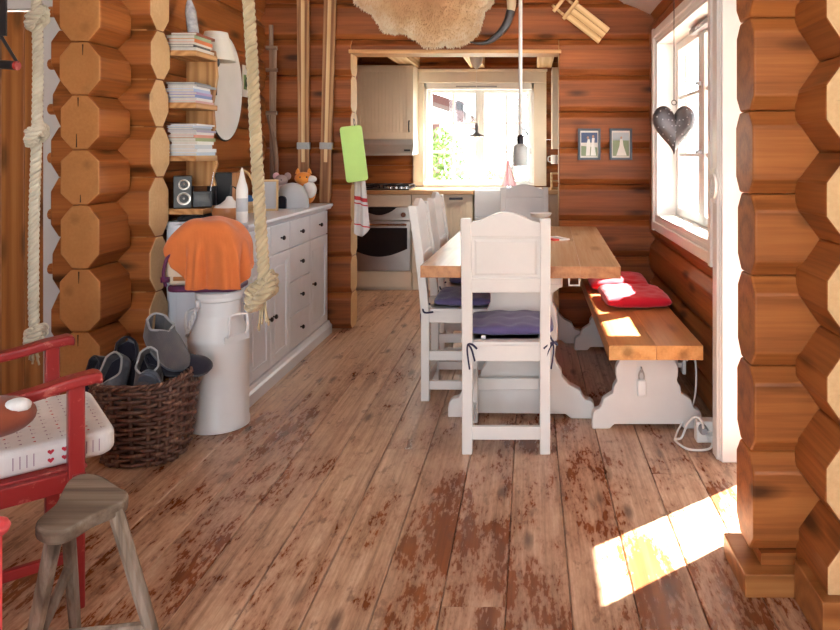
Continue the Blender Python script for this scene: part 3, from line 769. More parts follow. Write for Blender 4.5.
# ================================================================== case with the orange cloth
CX, CY, CZ = -1.555, 3.39, .6595
case = thing('carry_case', 'cream and plum carry case on top of the milk can, under the orange cloth', 'case', (CX, CY, CZ), .05)
mb = MB(); mb.prism(rrect(.33, .21, .05), 'z', .0, .03); mb.build('base_tray', M['plum'], case, bevel=.01)
mb = MB()
outl = [(-.155, .0), (.155, .0), (.165, .06), (.160, .18), (.14, .232)]+[(.14*math.cos(PI*k/10), .232+.045*math.sin(PI*k/10)) for k in range(1, 10)]+[(-.14, .232), (-.160, .18), (-.165, .06)]
mb.prism([(x, z+.03) for x, z in outl], 'y', -.095, .095); mb.build('body', M['cream'], case, bevel=.018, smooth=40)
mb = MB(); mb.tube(crom([(-.158, -.10, .03), (-.166, -.105, .09), (-.15, -.107, .16), (-.12, -.10, .20)], 6), .012, 8, squash=.6); mb.box(-.175, -.14, -.115, -.095, .05, .075); mb.build('strap', M['plum'], case, smooth=True)
mb = MB(); mb.box(-.125, -.05, -.1015, -.094, .055, .075); mb.build('clasp', M['tabledge'], case, bevel=.003)
# cloth
def drape():
    mb = MB(); N = 46
    ax, ay, zt = .176, .106, .306
    ang = math.radians(33); ca, sa = math.cos(ang), math.sin(ang)
    L = .33
    def pt(u, v):
        a, b = (u-.5)*2*L*.93, (v-.5)*2*L*.93
        s, t = a*ca-b*sa+.055, a*sa+b*ca-.075
        if s < 0: s *= .74
        # lay over a box with a rounded top
        def fold(q, half, rad):
            f = abs(q); sg = 1 if q >= 0 else -1; st = half-rad*.0
            arc_ = rad*PI/2
            if f < half-rad: return q, 0.0
            if f < half-rad+arc_:
                th = (f-(half-rad))/rad; return sg*(half-rad+rad*math.sin(th)), -rad*(1-math.cos(th))
            e = f-(half-rad)-arc_
            return sg*(half+.06*e), -(rad+e)
        x, dz1 = fold(s, ax, .15); y, dz2 = fold(t, ay, .06)
        over = min(-dz1, -dz2)
        z = zt+.02*(1-(x/ax)**2)*.5+dz1+dz2*.92
        hang = max(0, -(dz1+dz2)-.09)
        an = math.atan2(y, x)
        w = .016*min(1, hang*8)*math.sin(an*7+1.3)+.010*min(1, hang*8)*math.sin(an*15+.4+s*9)
        wr = .0035*math.sin(s*38+4*t*10)+.003*math.sin(t*46-s*21+1)
        r = math.hypot(x, y)+1e-6
        sp = 1+w/r+over*.10/r
        return Vector((x*sp, y*sp-.003, max(z+wr, -.005)+0))
    mb.grid(pt, N, N)
    return mb
o = drape().build('orange_throw', M['orange'], None, smooth=True, solid=.006, sub=1)
o.location = (CX+.01, CY-.0, CZ+.025); tag(o, 'orange fleece cloth draped over the case on the milk can', 'cloth')

# ================================================================== wicker basket with slippers
BX, BY = -1.67, 3.055
bas = thing('wicker_basket', 'dark brown wicker basket full of felt slippers on the floor', 'basket', (BX, BY, 0), .08)
def brad(z): return .146+.046*(z/.36)**.8, .130+.035*(z/.36)**.8
def bpt(th, z, dr=0):
    a, b = brad(z); e = 2/3.0
    c_, s_ = math.cos(th), math.sin(th)
    return Vector(((a+dr)*math.copysign(abs(c_)**e, c_), (b+dr)*math.copysign(abs(s_)**e, s_), z+(.02*c_+.012*math.sin(th*2+.6))*z/.36))
ST = 24
mb = MB()
for r in range(17):
    z = .016+.0195*r; nseg = ST*3; pts = []; jz = random.uniform(-.002, .002); am = random.uniform(.0105, .0125)
    for k in range(nseg):
        th = 2*PI*k/nseg; sgn = math.cos(PI*(k/3.0)*1.0+PI*(r % 2))
        pts.append(bpt(th, z+jz+.002*math.sin(th*5+r), am*sgn))
    mb.tube(pts, [.0083*random.uniform(.88, 1.12)]*nseg, 6, closed=True)
mb.build('weave', M['wicker'], bas, smooth=True)
mb = MB()
for k in range(ST):
    th = 2*PI*(k+.0)/ST*1.0; mb.tube([bpt(th, z, -.0) for z in (0.004, .09, .18, .27, .345)], .0095, 6)
mb.build('stakes', M['wicker'], bas, smooth=True)
mb = MB()
for ph in (0, 2*PI/3, 4*PI/3):
    pts = []
    for k in range(160):
        th = 2*PI*k/160; q = th*17+ph; p = bpt(th, .348, .0105*math.cos(q)); p.z += .0085*math.sin(q); pts.append(p)
    mb.tube(pts, .0062, 6, closed=True)
mb.build('rim', M['wicker'], bas, smooth=True)
mb = MB(); mb.prism([(bpt(2*PI*k/40, .01, -.006).x, bpt(2*PI*k/40, .01, -.006).y) for k in range(40)], 'z', .004, .02); mb.build('bottom', M['wicker'], bas)

def slipper_mesh(L=.25, felt='felt', lining='feltdk', high=.0):
    root = thing('slipper', None, 'slipper', (0, 0, 0), 0, 'felt slippers in the basket')
    wid = lambda t: (.032+.016*math.sin(PI*min(1, t*1.02)**.9)+.006*t)*(1 if t < .8 else math.sqrt(max(0, 1-((t-.8)/.2)**2.4))) if t > .06 else .032*math.sqrt(max(0.02, t/.06))
    out = [(wid(k/24), k/24*L) for k in range(25)]
    poly = out+[(-x*.93, y) for x, y in reversed(out)]
    mb = MB(); mb.prism(poly, 'z', 0, .013); mb.build('sole', M['sole'], root, bevel=.004)
    NT_, NK = 40, 9
    mb = MB()
    def sect(t, side, k):
        w = max(wid(t)-.002, .003)*(1 if side > 0 else .93); y = t*L
        hc = (.062+high*.5-.030*max(0, t-.5)*2)*(1 if t < .85 else math.sqrt(max(0, 1-((t-.85)/.15)**2))) + .0   # closed height over the instep
        hr = (.055+high)-(.012*math.sin(PI*min(1, t/.5)))                       # rim height of the open heel
        op = 1.0 if t < .28 else max(0, 1-(t-.28)/.24); op = op*op*(3-2*op)                          # 1 open .. 0 closed
        amax = math.radians(90*(1-op)+8*op*0)
        a = k*PI/2*(1 if op == 0 else (1-op*.86))
        if op >= 1: return Vector((side*w*(1-.10*k), y, .012+hr*k))
        zz = hc*math.sin(k*PI/2); xx = w*math.cos(k*PI/2)
        xo, zo = w*(1-.10*k), hr*k
        return Vector((side*(xx*(1-op)+xo*op), y, .012+zz*(1-op)+zo*op))
    for side in (1, -1): mb.grid(lambda u, v: sect(.004+.996*u, side, v), NT_, NK)
    o = mb.build('upper', M[felt], root, smooth=True, solid=.008)
    weld(o, .0015)
    mb = MB(); pts = []
    for t in [i/20*.49 for i in range(21)]: pts.append(sect(.004+t, 1, 1))
    for t in [i/20*.49 for i in range(20, -1, -1)]: pts.append(sect(.004+t, -1, 1))
    mb.tube(pts, .0045, 6, closed=True); mb.build('binding', M['grey'] if felt != 'feltdk' else M['feltdk'], root, smooth=True)
    mb = MB(); mb.prism([(x*.86, .008+y*.93) for x, y in poly], 'z', .0135, .017); mb.build('insole', M[lining], root)
    return root
def place(root, loc, yaw, pitch, roll, lab, dupe=True, s=1.0):
    R = (Matrix.Rotation(math.radians(yaw), 4, 'Z') @ Matrix.Rotation(math.radians(pitch), 4, 'X') @ Matrix.Rotation(math.radians(roll), 4, 'Y'))
    e = R.to_euler()
    if dupe: r = dup(root, loc, 0, lab, rot=e)
    else: r = root; r.location = loc; r.rotation_euler = e; r['label'] = lab
    r.scale = (s, s, s); return r
# local frame: heel at origin, toe along +y.  yaw 0 = toe away from the eye
sA = slipper_mesh(.25, 'felt', 'feltdk')
sB = slipper_mesh(.25, 'felttan', 'feltdk', .02)
sC = slipper_mesh(.26, 'feltdk', 'feltdk')
Pz = lambda px, py, Y: at(px, py, Y)
place(sA, Pz(125, 357, 3.105), 176, -58, 0, 'blue-grey felt slipper toe down at the basket front, leftmost', False, 1.15)
place(sB, Pz(154, 354, 3.105), 196, -57, 0, 'grey and tan felt slipper toe down, second from the left at the basket front', False, 1.1)
place(sB, Pz(152, 334, 3.20), 232, -22, 4, 'tall grey and tan felt slipper lying on top of the heap', True, 1.25)
place(sC, Pz(150, 366, 3.10), 272, -3, 38, 'black felt slipper hanging out over the right rim of the basket', False, 1.05)
place(sC, Pz(128, 341, 3.22), 205, -62, 0, 'dark slipper at the back of the heap, beside the log end', True, 1.15)
place(sC, Pz(108, 357, 3.18), 160, -70, 0, 'black felt slipper behind the leftmost blue-grey one', True, 1.0)
place(sA, Pz(158, 410, 3.05), 184, 58, 0, 'blue-grey slipper with only its rounded toe sticking up at the basket front rim', True, .9)

# ================================================================== ropes
def twisted(mb, path, r, pitch, n=7, mi=0):
    P = [Vector(p) for p in path]; L = [0]
    for a, b in zip(P[:-1], P[1:]): L.append(L[-1]+(b-a).length)
    step = pitch/11; N = max(8, int(L[-1]/step)); Q = []; k = 0
    for i in range(N+1):
        s = L[-1]*i/N
        while k < len(L)-2 and L[k+1] < s: k += 1
        t = (s-L[k])/max(1e-9, L[k+1]-L[k]); Q.append(P[k].lerp(P[k+1], t))
    up = None; strands = [[], [], []]
    for i, p in enumerate(Q):
        a, b = Q[max(0, i-1)], Q[min(N, i+1)]; t = (b-a).normalized()
        if up is None: up = t.orthogonal().normalized()
        up = (up-t*up.dot(t)).normalized(); w = t.cross(up)
        for j in range(3):
            an = 2*PI*(j/3+L[-1]*i/N/pitch); strands[j].append(p+(up*math.cos(an)+w*math.sin(an))*r*.53)
    for st in strands: mb.tube(st, r*.50, n, mi)
def knot_path(c, sx, sz, n=70, ph=0.0, tilt=0.0):
    """rope wound round itself: three leaning turns and one strand crossing over them"""
    out = []; T = 2.6; rr_ = sx*.62
    for i in range(n+1):
        t = i/n; a = 2*PI*T*t+ph
        out.append(Vector((rr_*math.cos(a), rr_*.85*math.sin(a), sz*(.62-1.24*t)+sx*.36*math.cos(a))))
    e = out[-1]
    for q in ((-.1, -1.05, -.62), (.45, -1.22, -.1), (.75, -.95, .45), (.5, -.2, .85)): out.append(Vector((q[0]*sx, q[1]*sx*.9, q[2]*sz)))
    return [Vector(c)+p for p in crom(out[:n+1:5]+out[n+1:], 5)]
def rope(label, Y, pts, r, knots, tail, mat, pitch):
    ln = [at(px, py, Y) for px, py in pts]
    top = ln[0]; d = (ln[0]-ln[1]).normalized(); zt = cz(top.x); top2 = top+d*((zt-top.z)/d.z)
    root = thing('knotted_rope', label, 'rope', top2)
    L = lambda p: Vector(p)-top2
    mb = MB(); twisted(mb, [L(top2)]+[L(p) for p in crom(ln, 6)], r, pitch); mb.build('cord', mat, root, smooth=True)
    for (px, py, w, h, tl) in knots:
        mb = MB(); twisted(mb, knot_path(L(at(px, py, Y-.01)), w, h, ph=tl, tilt=tl), r*.92, pitch); mb.build('knot', mat, root, smooth=True)
    mb = MB(); e0 = ln[-1]
    for k in range(7):
        a = random.uniform(-1, 1); pp = [L(e0)+Vector((0, 0, .0)), L(e0)+Vector((a*.012, random.uniform(-.01, .01), -tail*.45)), L(e0)+Vector((a*.022, random.uniform(-.012, .012), -tail*random.uniform(.75, 1)))]
        mb.tube(crom(pp, 4), [.0042*(1-.1*i/9) for i in range(9)], 5)
    mb.build('frayed_end', M['rope'], root, smooth=True)
    mb = MB(); mb.tube([(0, 0, .0), (0, 0, -.03)], r*1.3, 10); mb.build('ceiling_hook', M['dkmetal'], root)
    return root
rope('pale thick rope with three knots hanging in front of the left log end', 2.9, [(36.5, 0), (38, 60), (37, 130), (34, 220), (33.5, 300), (34.5, 334)], .0205,
     [(37.5, 18, .045, .042, .3), (37, 134, .047, .046, 1.2), (36, 334, .045, .040, 2.0)], .13, M['ropewhite'], .066)
rope('thick twisted rope with one big knot hanging before the white sideboard', 2.5, [(248.5, 0), (252, 60), (255.5, 130), (259, 200), (263.5, 270), (264, 292)], .022,
     [(263, 290, .060, .058, .5), (258, 295, .045, .055, 1.5)], .14, M['rope'], .072)

# exercise handle at the far upper left
hd = thing('exercise_handle', 'black strap with a red-tipped foam grip hanging in the upper left corner', 'handle', at(3, -40, 2.6))
o0 = hd.location.copy()
mb = MB(); q = lambda px, py, Y=2.6: at(px, py, Y)-o0
mb.box(-.035, .013, -.004, .004, q(0, 36).z, 0, 'z'); mb.build('strap', M['black'], hd)
mb = MB(); mb.tube([q(1, 36), q(17.5, 63)], .006, 8); mb.tube([q(1, 36), q(-20, 63)], .006, 8); mb.build('cord', M['black'], hd)
mb = MB(); mb.tube([q(-19, 63), q(15.5, 65.5)], .017, 14); mb.build('grip', M['black'], hd, smooth=40)
mb = MB(); mb.tube([q(15.5, 65.5), q(18, 65.7)], .0175, 14); mb.build('end_cap', M['red'], hd, smooth=40)
# ================================================================== bookshelf on the left wall
SX0, SX1, SY0, SY1 = -1.965, -1.785, 3.745, 4.03
shelf = thing('bookshelf', 'rough wooden bookshelf with four boards fixed to the left log wall', 'bookshelf', (-1.875, 3.89, 1.0))
sl = lambda x, y, z: (x+1.875, y-3.89, z-1.0)
Zs = [1.015, 1.30, 1.585, 1.865]                      # top faces of the boards
for i, z in enumerate(Zs):
    mb = MB(); a = sl(SX0, SY0, z-.03); b = sl(SX1+(.035 if i == 0 else .0), SY1-.03, z)
    mb.box(a[0], b[0], a[1], b[1], a[2], b[2], 'y'); mb.build('shelf_board', M['board'], shelf, bevel=.003)
mb = MB()
edge = [(SX0, 1.125), (SX1-.015, 1.125), (SX1-.03, 1.18), (SX1-.005, 1.25), (SX1-.045, 1.36), (SX1-.02, 1.46), (SX1-.03, 1.6), (SX1-.005, 1.75), (SX1-.02, 1.9), (SX0, 1.9)]
mb.prism([(x+1.875, z-1.0) for x, z in edge], 'y', SY1-.03-3.89, SY1-3.89, grain='z'); mb.build('side_panel', M['board'], shelf, bevel=.004)
for xr in (SX1-.02, SX0+.03): mb = MB(); mb.tube([sl(xr, SY1-.01, 1.0), sl(xr, SY1-.01, 1.13)], .005, 6); mb.build('support_rod', M['dkmetal'], shelf)
# books, lying flat in stacks
ORD = ['bottom', 'second', 'third', 'fourth', 'fifth', 'sixth', 'seventh', 'eighth', 'ninth', 'tenth', 'eleventh']
bookmat = {}
def bmat(c):
    if c not in bookmat: bookmat[c] = paint('cover_'+c, c, .5)
    return bookmat[c]
def stack(z, cols, where, seed):
    rnd = random.Random(seed)
    for i, (nm, c, h) in enumerate(cols):
        w_, l_ = rnd.uniform(.14, .165), rnd.uniform(.19, .235)
        cx, cy = SX1-w_/2-rnd.uniform(0, .02), SY0+.003+l_/2+rnd.uniform(0, .02)
        pos = 'at the bottom' if i == 0 else ('on top' if i == len(cols)-1 else ORD[i]+' from the bottom')
        b = thing('book', f'{nm} book {pos} of the stack on the {where} shelf', 'book', (cx, cy, z), rnd.uniform(-.03, .03), f'books stacked on the {where} shelf')
        mb = MB(); t = .0022
        mb.box(-w_/2, w_/2, -l_/2, l_/2, 0, t); mb.box(-w_/2, w_/2, -l_/2, l_/2, h-t, h); mb.box(w_/2-t, w_/2, -l_/2, l_/2, t, h-t)
        mb.build('cover', bmat(c), b)
        mb = MB(); mb.box(-w_/2+.004, w_/2-t, -l_/2+.004, l_/2-.004, t, h-t); mb.build('pages', M['paper'], b)
        z += h+.0003
    return z
zt1 = stack(Zs[3]+.0005, [('white', 'e2ddd5', .017), ('dark grey', '55524f', .015), ('white', 'dcd8d2', .012), ('orange', 'd87848', .020), ('pale green', '9fb596', .018), ('brown', '8a4a38', .014)], 'top', 3)
zt2 = stack(Zs[2]+.0005, [('pale pink', 'd9aeb0', .013), ('white', 'e4e2e0', .014), ('blue', '7f92c4', .016), ('lilac', 'b59cc8', .013), ('pale blue', 'a9bede', .018), ('white', 'e6e6e8', .013), ('grey', '8f9296', .012), ('slate', '70757c', .010)], 'second', 5)
zt3 = stack(Zs[1]+.0005, [('pale blue', 'b9cbe0', .017), ('white', 'e0e4ea', .019), ('pale grey', 'c4ccd6', .022), ('white', 'e8e8e6', .018), ('olive', '8f9a6e', .019), ('coral', 'd08a7c', .016), ('white', 'dcdad8', .013), ('lavender', 'a79fb8', .012), ('grey', '9aa0a8', .012), ('pale blue', 'b4c4d8', .011), ('white', 'e2e4e8', .009)], 'third', 9)
# patterned bottle leaning on the top stack
bt = thing('glass_bottle', 'grey patterned slim bottle standing on the top stack of books', 'bottle', (-1.855, 3.86, zt1+.001), 0, rot=(0, math.radians(-7), 0))
mb = MB(); mb.lathe([(.026, 0), (.029, .01), (.029, .13), (.020, .17), (.013, .19), (.013, .235), (.016, .24)], 20); mb.build('bottle_body', paint('mottled_glass', (.42, .42, .45), .15, .5, .2, 40), bt, smooth=40)
mb = MB(); mb.lathe([(.0135, .236), (.017, .243), (.015, .27), (.008, .275)], 14); mb.build('stopper', M['dkmetal'], bt, smooth=40)
# wall lamp
wl = thing('wall_lamp', 'white conical lampshade of a wall lamp behind the top books', 'lamp', (-1.865, 4.16, 1.86))
mb = MB(); mb.lathe([(.112, 0), (.108, .0), (.060, .17), (.064, .17)], 36, cap=False); mb.lathe([(.064, .17), (.112, 0)], 36, cap=False); mb.build('lamp_shade', M['bulb'], wl, smooth=30)
mb = MB(); mb.lathe([(.012, .0), (.02, .015), (.02, .06), (.008, .08)], 14, (0, 0, -.035)); mb.tube([(0, 0, -.03), (0, 0, -.20), (-.10, 0, -.22)], .006, 8); mb.build('lamp_arm', M['dkmetal'], wl, smooth=40)
# radio and speaker on the lowest board
def speaker(lab, loc, w, d, h, rz, side):
    s = thing('speaker', lab, 'speaker', loc, rz)
    mb = MB(); mb.box(-w/2, w/2, -d/2, d/2, 0, h, mi=[0, 0, 0, 0, 0, 1]); mb.build('cabinet', [M['black'], side], s, bevel=.003)
    return s
def cone(par, x, y, z, r):
    mb = MB(); R = Matrix.Translation((x, y, z)) @ Matrix.Rotation(PI/2, 4, 'X')
    mb.lathe([(r, 0), (r, .004), (r*.86, .004), (r*.5, -.004), (r*.3, -.002), (.001, .002)], 24, M=R, cap=False); mb.build('driver', M['steel'], par, smooth=40)
s1 = speaker('small black speaker with two silver cones on the lowest shelf board', (-1.90, 3.83, Zs[0]+.0005), .09, .11, .175, .45, M['black'])
cone(s1, .006, -.0551, .128, .028); cone(s1, .006, -.0551, .052, .034)
rd = thing('radio', 'small dark radio standing in front of the silver-coned speaker', 'radio', (-1.778, 3.80, Zs[0]+.004), .45)
mb = MB(); mb.box(-.048, .048, -.018, .018, 0, .088, M=Matrix.Rotation(math.radians(-8), 4, 'X')); mb.build('case', M['black'], rd, bevel=.004)
mb = MB(); mb.box(-.036, .036, -.0195, -.017, .034, .074, M=Matrix.Rotation(math.radians(-8), 4, 'X')); mb.build('display', M['ovenglass'], rd)
mb = MB(); mb.tube([(.04, .01, .085), (.055, .01, .19)], .0018, 6); mb.build('aerial', M['chrome'], rd)
STOP = .9453
speaker('tall black speaker with reddish wooden side on the sideboard', (-1.80, 4.12, STOP), .14, .16, .255, .1, M['tabledge'])
bag = thing('black_bag', 'black leather bag lying on the sideboard under the lowest shelf board', 'bag', (-1.84, 3.88, STOP), .1)
mb = MB(); mb.prism([(x, z) for x, z in [(-.08, 0), (.075, 0), (.08, .015), (.06, .036), (-.05, .037), (-.08, .02)]], 'y', -.09, .10); mb.build('bag_body', M['black'], bag, bevel=.015)
mb = MB(); mb.tube(crom([(-.05, -.09, .02), (-.03, -.11, .03), (.03, -.11, .03), (.05, -.09, .02)], 6), .006, 8); mb.build('bag_handle', M['black'], bag, smooth=True)
# diffuser, white bottle, toy basket, frame, plush
df = thing('diffuser', 'turned brown wooden bowl diffuser with a white cone top on the sideboard', 'diffuser', (gx(229.5, 3.84), 3.84, STOP))
mb = MB(); mb.lathe([(.05, 0), (.075, .01), (.088, .035), (.09, .05), (.086, .072)], 36); mb.build('bowl', M['terra'], df, smooth=40)
mb = MB(); mb.lathe([(.078, .071), (.072, .08), (.045, .092), (.022, .112), (.014, .13), (.001, .133)], 32, cap=False); mb.build('cone_top', M['white2'], df, smooth=40)
wb = thing('spray_bottle', 'tall slim white bottle with a pointed cap standing on the sideboard', 'bottle', (gx(242, 3.72), 3.72, STOP))
mb = MB(); mb.lathe([(.026, 0), (.03, .006), (.03, .175), (.026, .195)], 24); mb.build('bottle_body', M['white2'], wb, smooth=40)
mb = MB(); mb.lathe([(.0265, .195), (.02, .215), (.012, .25), (.006, .285), (.002, .292)], 20); mb.build('cap', M['white2'], wb, smooth=40)
mb = MB(); mb.lathe([(.0305, .06), (.0305, .13)], 24, cap=False); mb.build('paper_label', M['ltgrey'], wb, smooth=True)
mb = MB(); mb.tube([(-.028, -.0, .18), (-.05, -.01, .195), (-.055, -.01, .15)], .006, 7); mb.build('trigger', M['black'], wb)
tb = thing('toy_basket', 'small rattan basket with an arched handle full of coloured balls on the sideboard', 'basket', (gx(243, 4.32), 4.32, STOP))
mb = MB()
for i in range(6): mb.tube([((.058+.004*i)*math.cos(2*PI*k/28), (.058+.004*i)*math.sin(2*PI*k/28), .006+.012*i) for k in range(28)], .0065, 6, closed=True)
mb.lathe([(.055, .003), (.055, .008)], 20); mb.build('weave', M['lightwood'], tb, smooth=True)
mb = MB(); mb.tube([(.08*math.cos(PI*k/20), 0, .06+.20*math.sin(PI*k/20)) for k in range(21)], .0085, 8); mb.build('handle', M['lightwood'], tb, smooth=True)
rb = random.Random(4)
for i, (nm, c) in enumerate([('blue', '3f6fa8'), ('green', '5f8a3c'), ('yellow', 'e0b93a'), ('dark blue', '2c3a66'), ('red', 'b8402e'), ('pale grey', 'c8c8c8'), ('teal', '3f8a88')]):
    a = 2*PI*i/6; r = .042 if i < 6 else 0
    mb = MB(); mb.ball((0, 0, 0), .024, 14, 9); o = mb.build('toy_ball', bmat(c), None, smooth=True); o.location = (tb.location.x+r*math.cos(a), tb.location.y+r*math.sin(a), STOP+.085+(.035 if i == 6 else 0))
    tag(o, f'{nm} toy ball in the rattan basket on the sideboard', 'ball', 'toy balls in the basket')
pf = thing('table_frame', 'small light wooden stand frame on the sideboard behind the hanging rope', 'frame', (gx(270, 4.45), 4.45, STOP), .25, rot=(math.radians(-6), 0, .3))
mb = MB(); w_, h_ = .10, .20
for q in ((-w_/2, -w_/2+.014, 0, h_), (w_/2-.014, w_/2, 0, h_), (-w_/2, w_/2, 0, .014), (-w_/2, w_/2, h_-.014, h_)): mb.box(q[0], q[1], -.01, .01, q[2], q[3])
mb.build('frame', M['lightwood'], pf, bevel=.002)
mb = MB(); mb.box(-w_/2+.012, w_/2-.012, .0, .006, .012, h_-.012); mb.build('sheet', M['ltgrey'], pf)
wbk = thing('white_box', 'white slim box standing beside the small wooden frame on the sideboard', 'box', (gx(272.5, 4.55), 4.56, STOP), .35)
mb = MB(); mb.box(-.03, .03, -.05, .05, 0, .135); mb.build('box_body', M['white2'], wbk, bevel=.003); mb = MB(); mb.box(-.0305, -.006, -.0505, -.049, .02, .12); mb.build('print', M['black'], wbk)
ig = thing('igloo_toy', 'pale grey felt igloo with a dark round doorway on the sideboard', 'toy house', (gx(292.5, 4.74), 4.74, STOP), -.35)
mb = MB(); mb.lathe([(.108, 0), (.106, .05), (.094, .10), (.07, .14), (.035, .162), (.001, .168)], 36, cap=False); mb.build('dome', M['ltgrey'], ig, smooth=True)
mb = MB(); mb.prism([(x, z) for x, z in [(-.034, 0)]+[(.034*math.cos(PI-PI*k/12), .05+.034*math.sin(PI*k/12)) for k in range(13)]+[(.034, 0)]], 'y', -.1125, -.06); mb.build('doorway', M['feltdk'], ig)
fx_ = thing('fox_plush', 'orange and white plush fox lying behind the felt igloo', 'plush toy', (gx(305, 4.93), 4.93, STOP), .3)
mb = MB(); mb.ball((0, 0, .09), (.075, .055, .09), 18, 12); mb.ball((-.01, -.02, .19), (.06, .05, .045), 18, 12); mb.build('body', M['foxorange'], fx_, smooth=True)
for s in (-1, 1): mb = MB(); mb.lathe([(.018, 0), (.012, .025), (.001, .04)], 10, (s*.038-.01, -.01, .222), cap=False); mb.build('ear', M['foxorange'], fx_, smooth=True)
mb = MB(); mb.ball((.045, -.045, .185), (.035, .022, .025), 12, 8); mb.ball((.03, -.04, .11), (.05, .025, .06), 12, 8); mb.build('white_muzzle', M['whitecloth'], fx_, smooth=True)
for s in (-1, 1): mb = MB(); mb.ball((s*.022-.01, -.065, .20), .006, 8, 6); mb.build('eye', M['black'], fx_, smooth=True)
ms = thing('mouse_plush', 'grey-pink plush mouse with round ears left of the plush fox', 'plush toy', (gx(282, 4.93), 4.93, STOP), -.1)
mb = MB(); mb.ball((0, 0, .085), (.058, .05, .085), 16, 10); mb.ball((0, -.01, .175), (.045, .042, .04), 16, 10); mb.build('body', M['mouse'], ms, smooth=True)
for s in (-1, 1): mb = MB(); mb.ball((s*.042, 0, .205), (.026, .010, .026), 12, 8); mb.build('ear', M['pink'] if s < 0 else M['mouse'], ms, smooth=True)
for s in (-1, 1): mb = MB(); mb.ball((s*.018, -.05, .18), .005, 8, 6); mb.build('eye', M['black'], ms, smooth=True)

# ================================================================== left and back wall hangings
ov = thing('oval_tray', 'large white oval tray with a dark edge hanging on the left log wall', 'tray', (-1.964, 4.44, gz(88, 4.44)), 0)
R = Matrix.Rotation(PI/2, 4, 'Y')
mb = MB(); mb.lathe([(.001, .030), (.29, .030), (.318, .038), (.322, .034), (.30, .0), (.001, 0)], 56, M=R, sx=1.03, sy=.76, cap=False); mb.build('plate', M['tray'], ov, smooth=30)
mb = MB(); pts = [R @ Vector((1.03*.324*math.cos(2*PI*k/56), .76*.324*math.sin(2*PI*k/56), .03)) for k in range(56)]; mb.tube(pts, .006, 6, closed=True); mb.build('edge_band', M['black'], ov, smooth=True)
cd = thing('wall_card', 'small white and green picture card on the left wall beside the oval tray', 'card', (-1.955, 4.80, gz(97, 4.80)))
mb = MB(); mb.box(0, .008, -.05, .05, 0, .215); mb.build('card', M['white2'], cd); mb = MB(); mb.box(.0078, .0095, -.04, .04, .05, .15); mb.prism([(-.02, .07), (.02, .065), (.025, .12), (0, .14), (-.02, .11)], 'x', .0094, .0105, 1); mb.build('print', [bmat('6f8f5a'), bmat('2d4432')], cd)
# old wooden tool hanging in the corner
st = thing('wooden_tool', 'old thin wooden pole tool with pegs hanging in the corner by the skis', 'tool', (gx(270, 5.06), 5.06, STOP+.0))
q = lambda px, py, dy=0: at(px, py, 5.06+dy)-st.location
mb = MB(); mb.tube([q(271, 25), q(271.5, 70), q(272, 195)], .016, 8); mb.build('pole', M['oldwood'], st, smooth=40)
mb = MB(); mb.tube([q(275, 48), q(274, 115), q(275, 190)], .014, 8); mb.build('second_pole', M['oldwood'], st, smooth=40)
for py in (48, 70, 113): mb = MB(); mb.box(-.035, .045, -.016, .016, -.014, .014, M=Matrix.Translation(q(271, py))); mb.build('peg', M['oldwood'], st, bevel=.003)
mb = MB(); mb.tube(crom([q(267, 113), q(272, 130), q(276, 165), q(274, 205)], 5), [.010+.012*math.sin(PI*i/15) for i in range(16)], 8); mb.build('blade', M['oldwood'], st, smooth=40)
# skis
def ski(lab, px0, px1):
    Y = 5.15
    b = Vector((gx(px1, Y), Y, STOP)); tpt = Vector((gx(px0, Y), Y, 2.95))
    r = thing('wooden_ski', lab, 'ski', b, 0, 'old skis on the back wall', rot=(0, math.atan2(tpt.x-b.x, tpt.z-b.z), 0))
    w = .045
    mb = MB(); rr = []
    for z, hw_, y in ((0, .036, 0), (.06, .042, 0), (.6, .040, 0), (1.1, .043, 0), (1.85, .047, 0), (1.98, .03, -.03), (2.05, .006, -.06)):
        rr.append([Vector((-hw_, y-.014, z)), Vector((hw_, y-.014, z)), Vector((hw_, y+.014, z)), Vector((-hw_, y+.014, z))])
    mb.loft(rr, axis='z')
    mb.build('ski_body', M['ski'], r, bevel=.004)
    mb = MB(); mb.box(-.013, .013, -.0175, -.012, .30, 1.9, 'z'); mb.build('ridge', M['lightwood'], r, bevel=.003)
    mb = MB(); mb.box(-w-.002, w+.002, -.02, .0145, .395, .445); mb.box(-.03, .03, -.03, -.018, .405, .435); tag(mb.build('binding', M['grey'], r, bevel=.004), 'grey metal toe binding')
ski('left one of the two old wooden skis upright on the back wall', 303, 304)
ski('right one of the two old wooden skis, leaning slightly, nearer the kitchen opening', 332, 325)
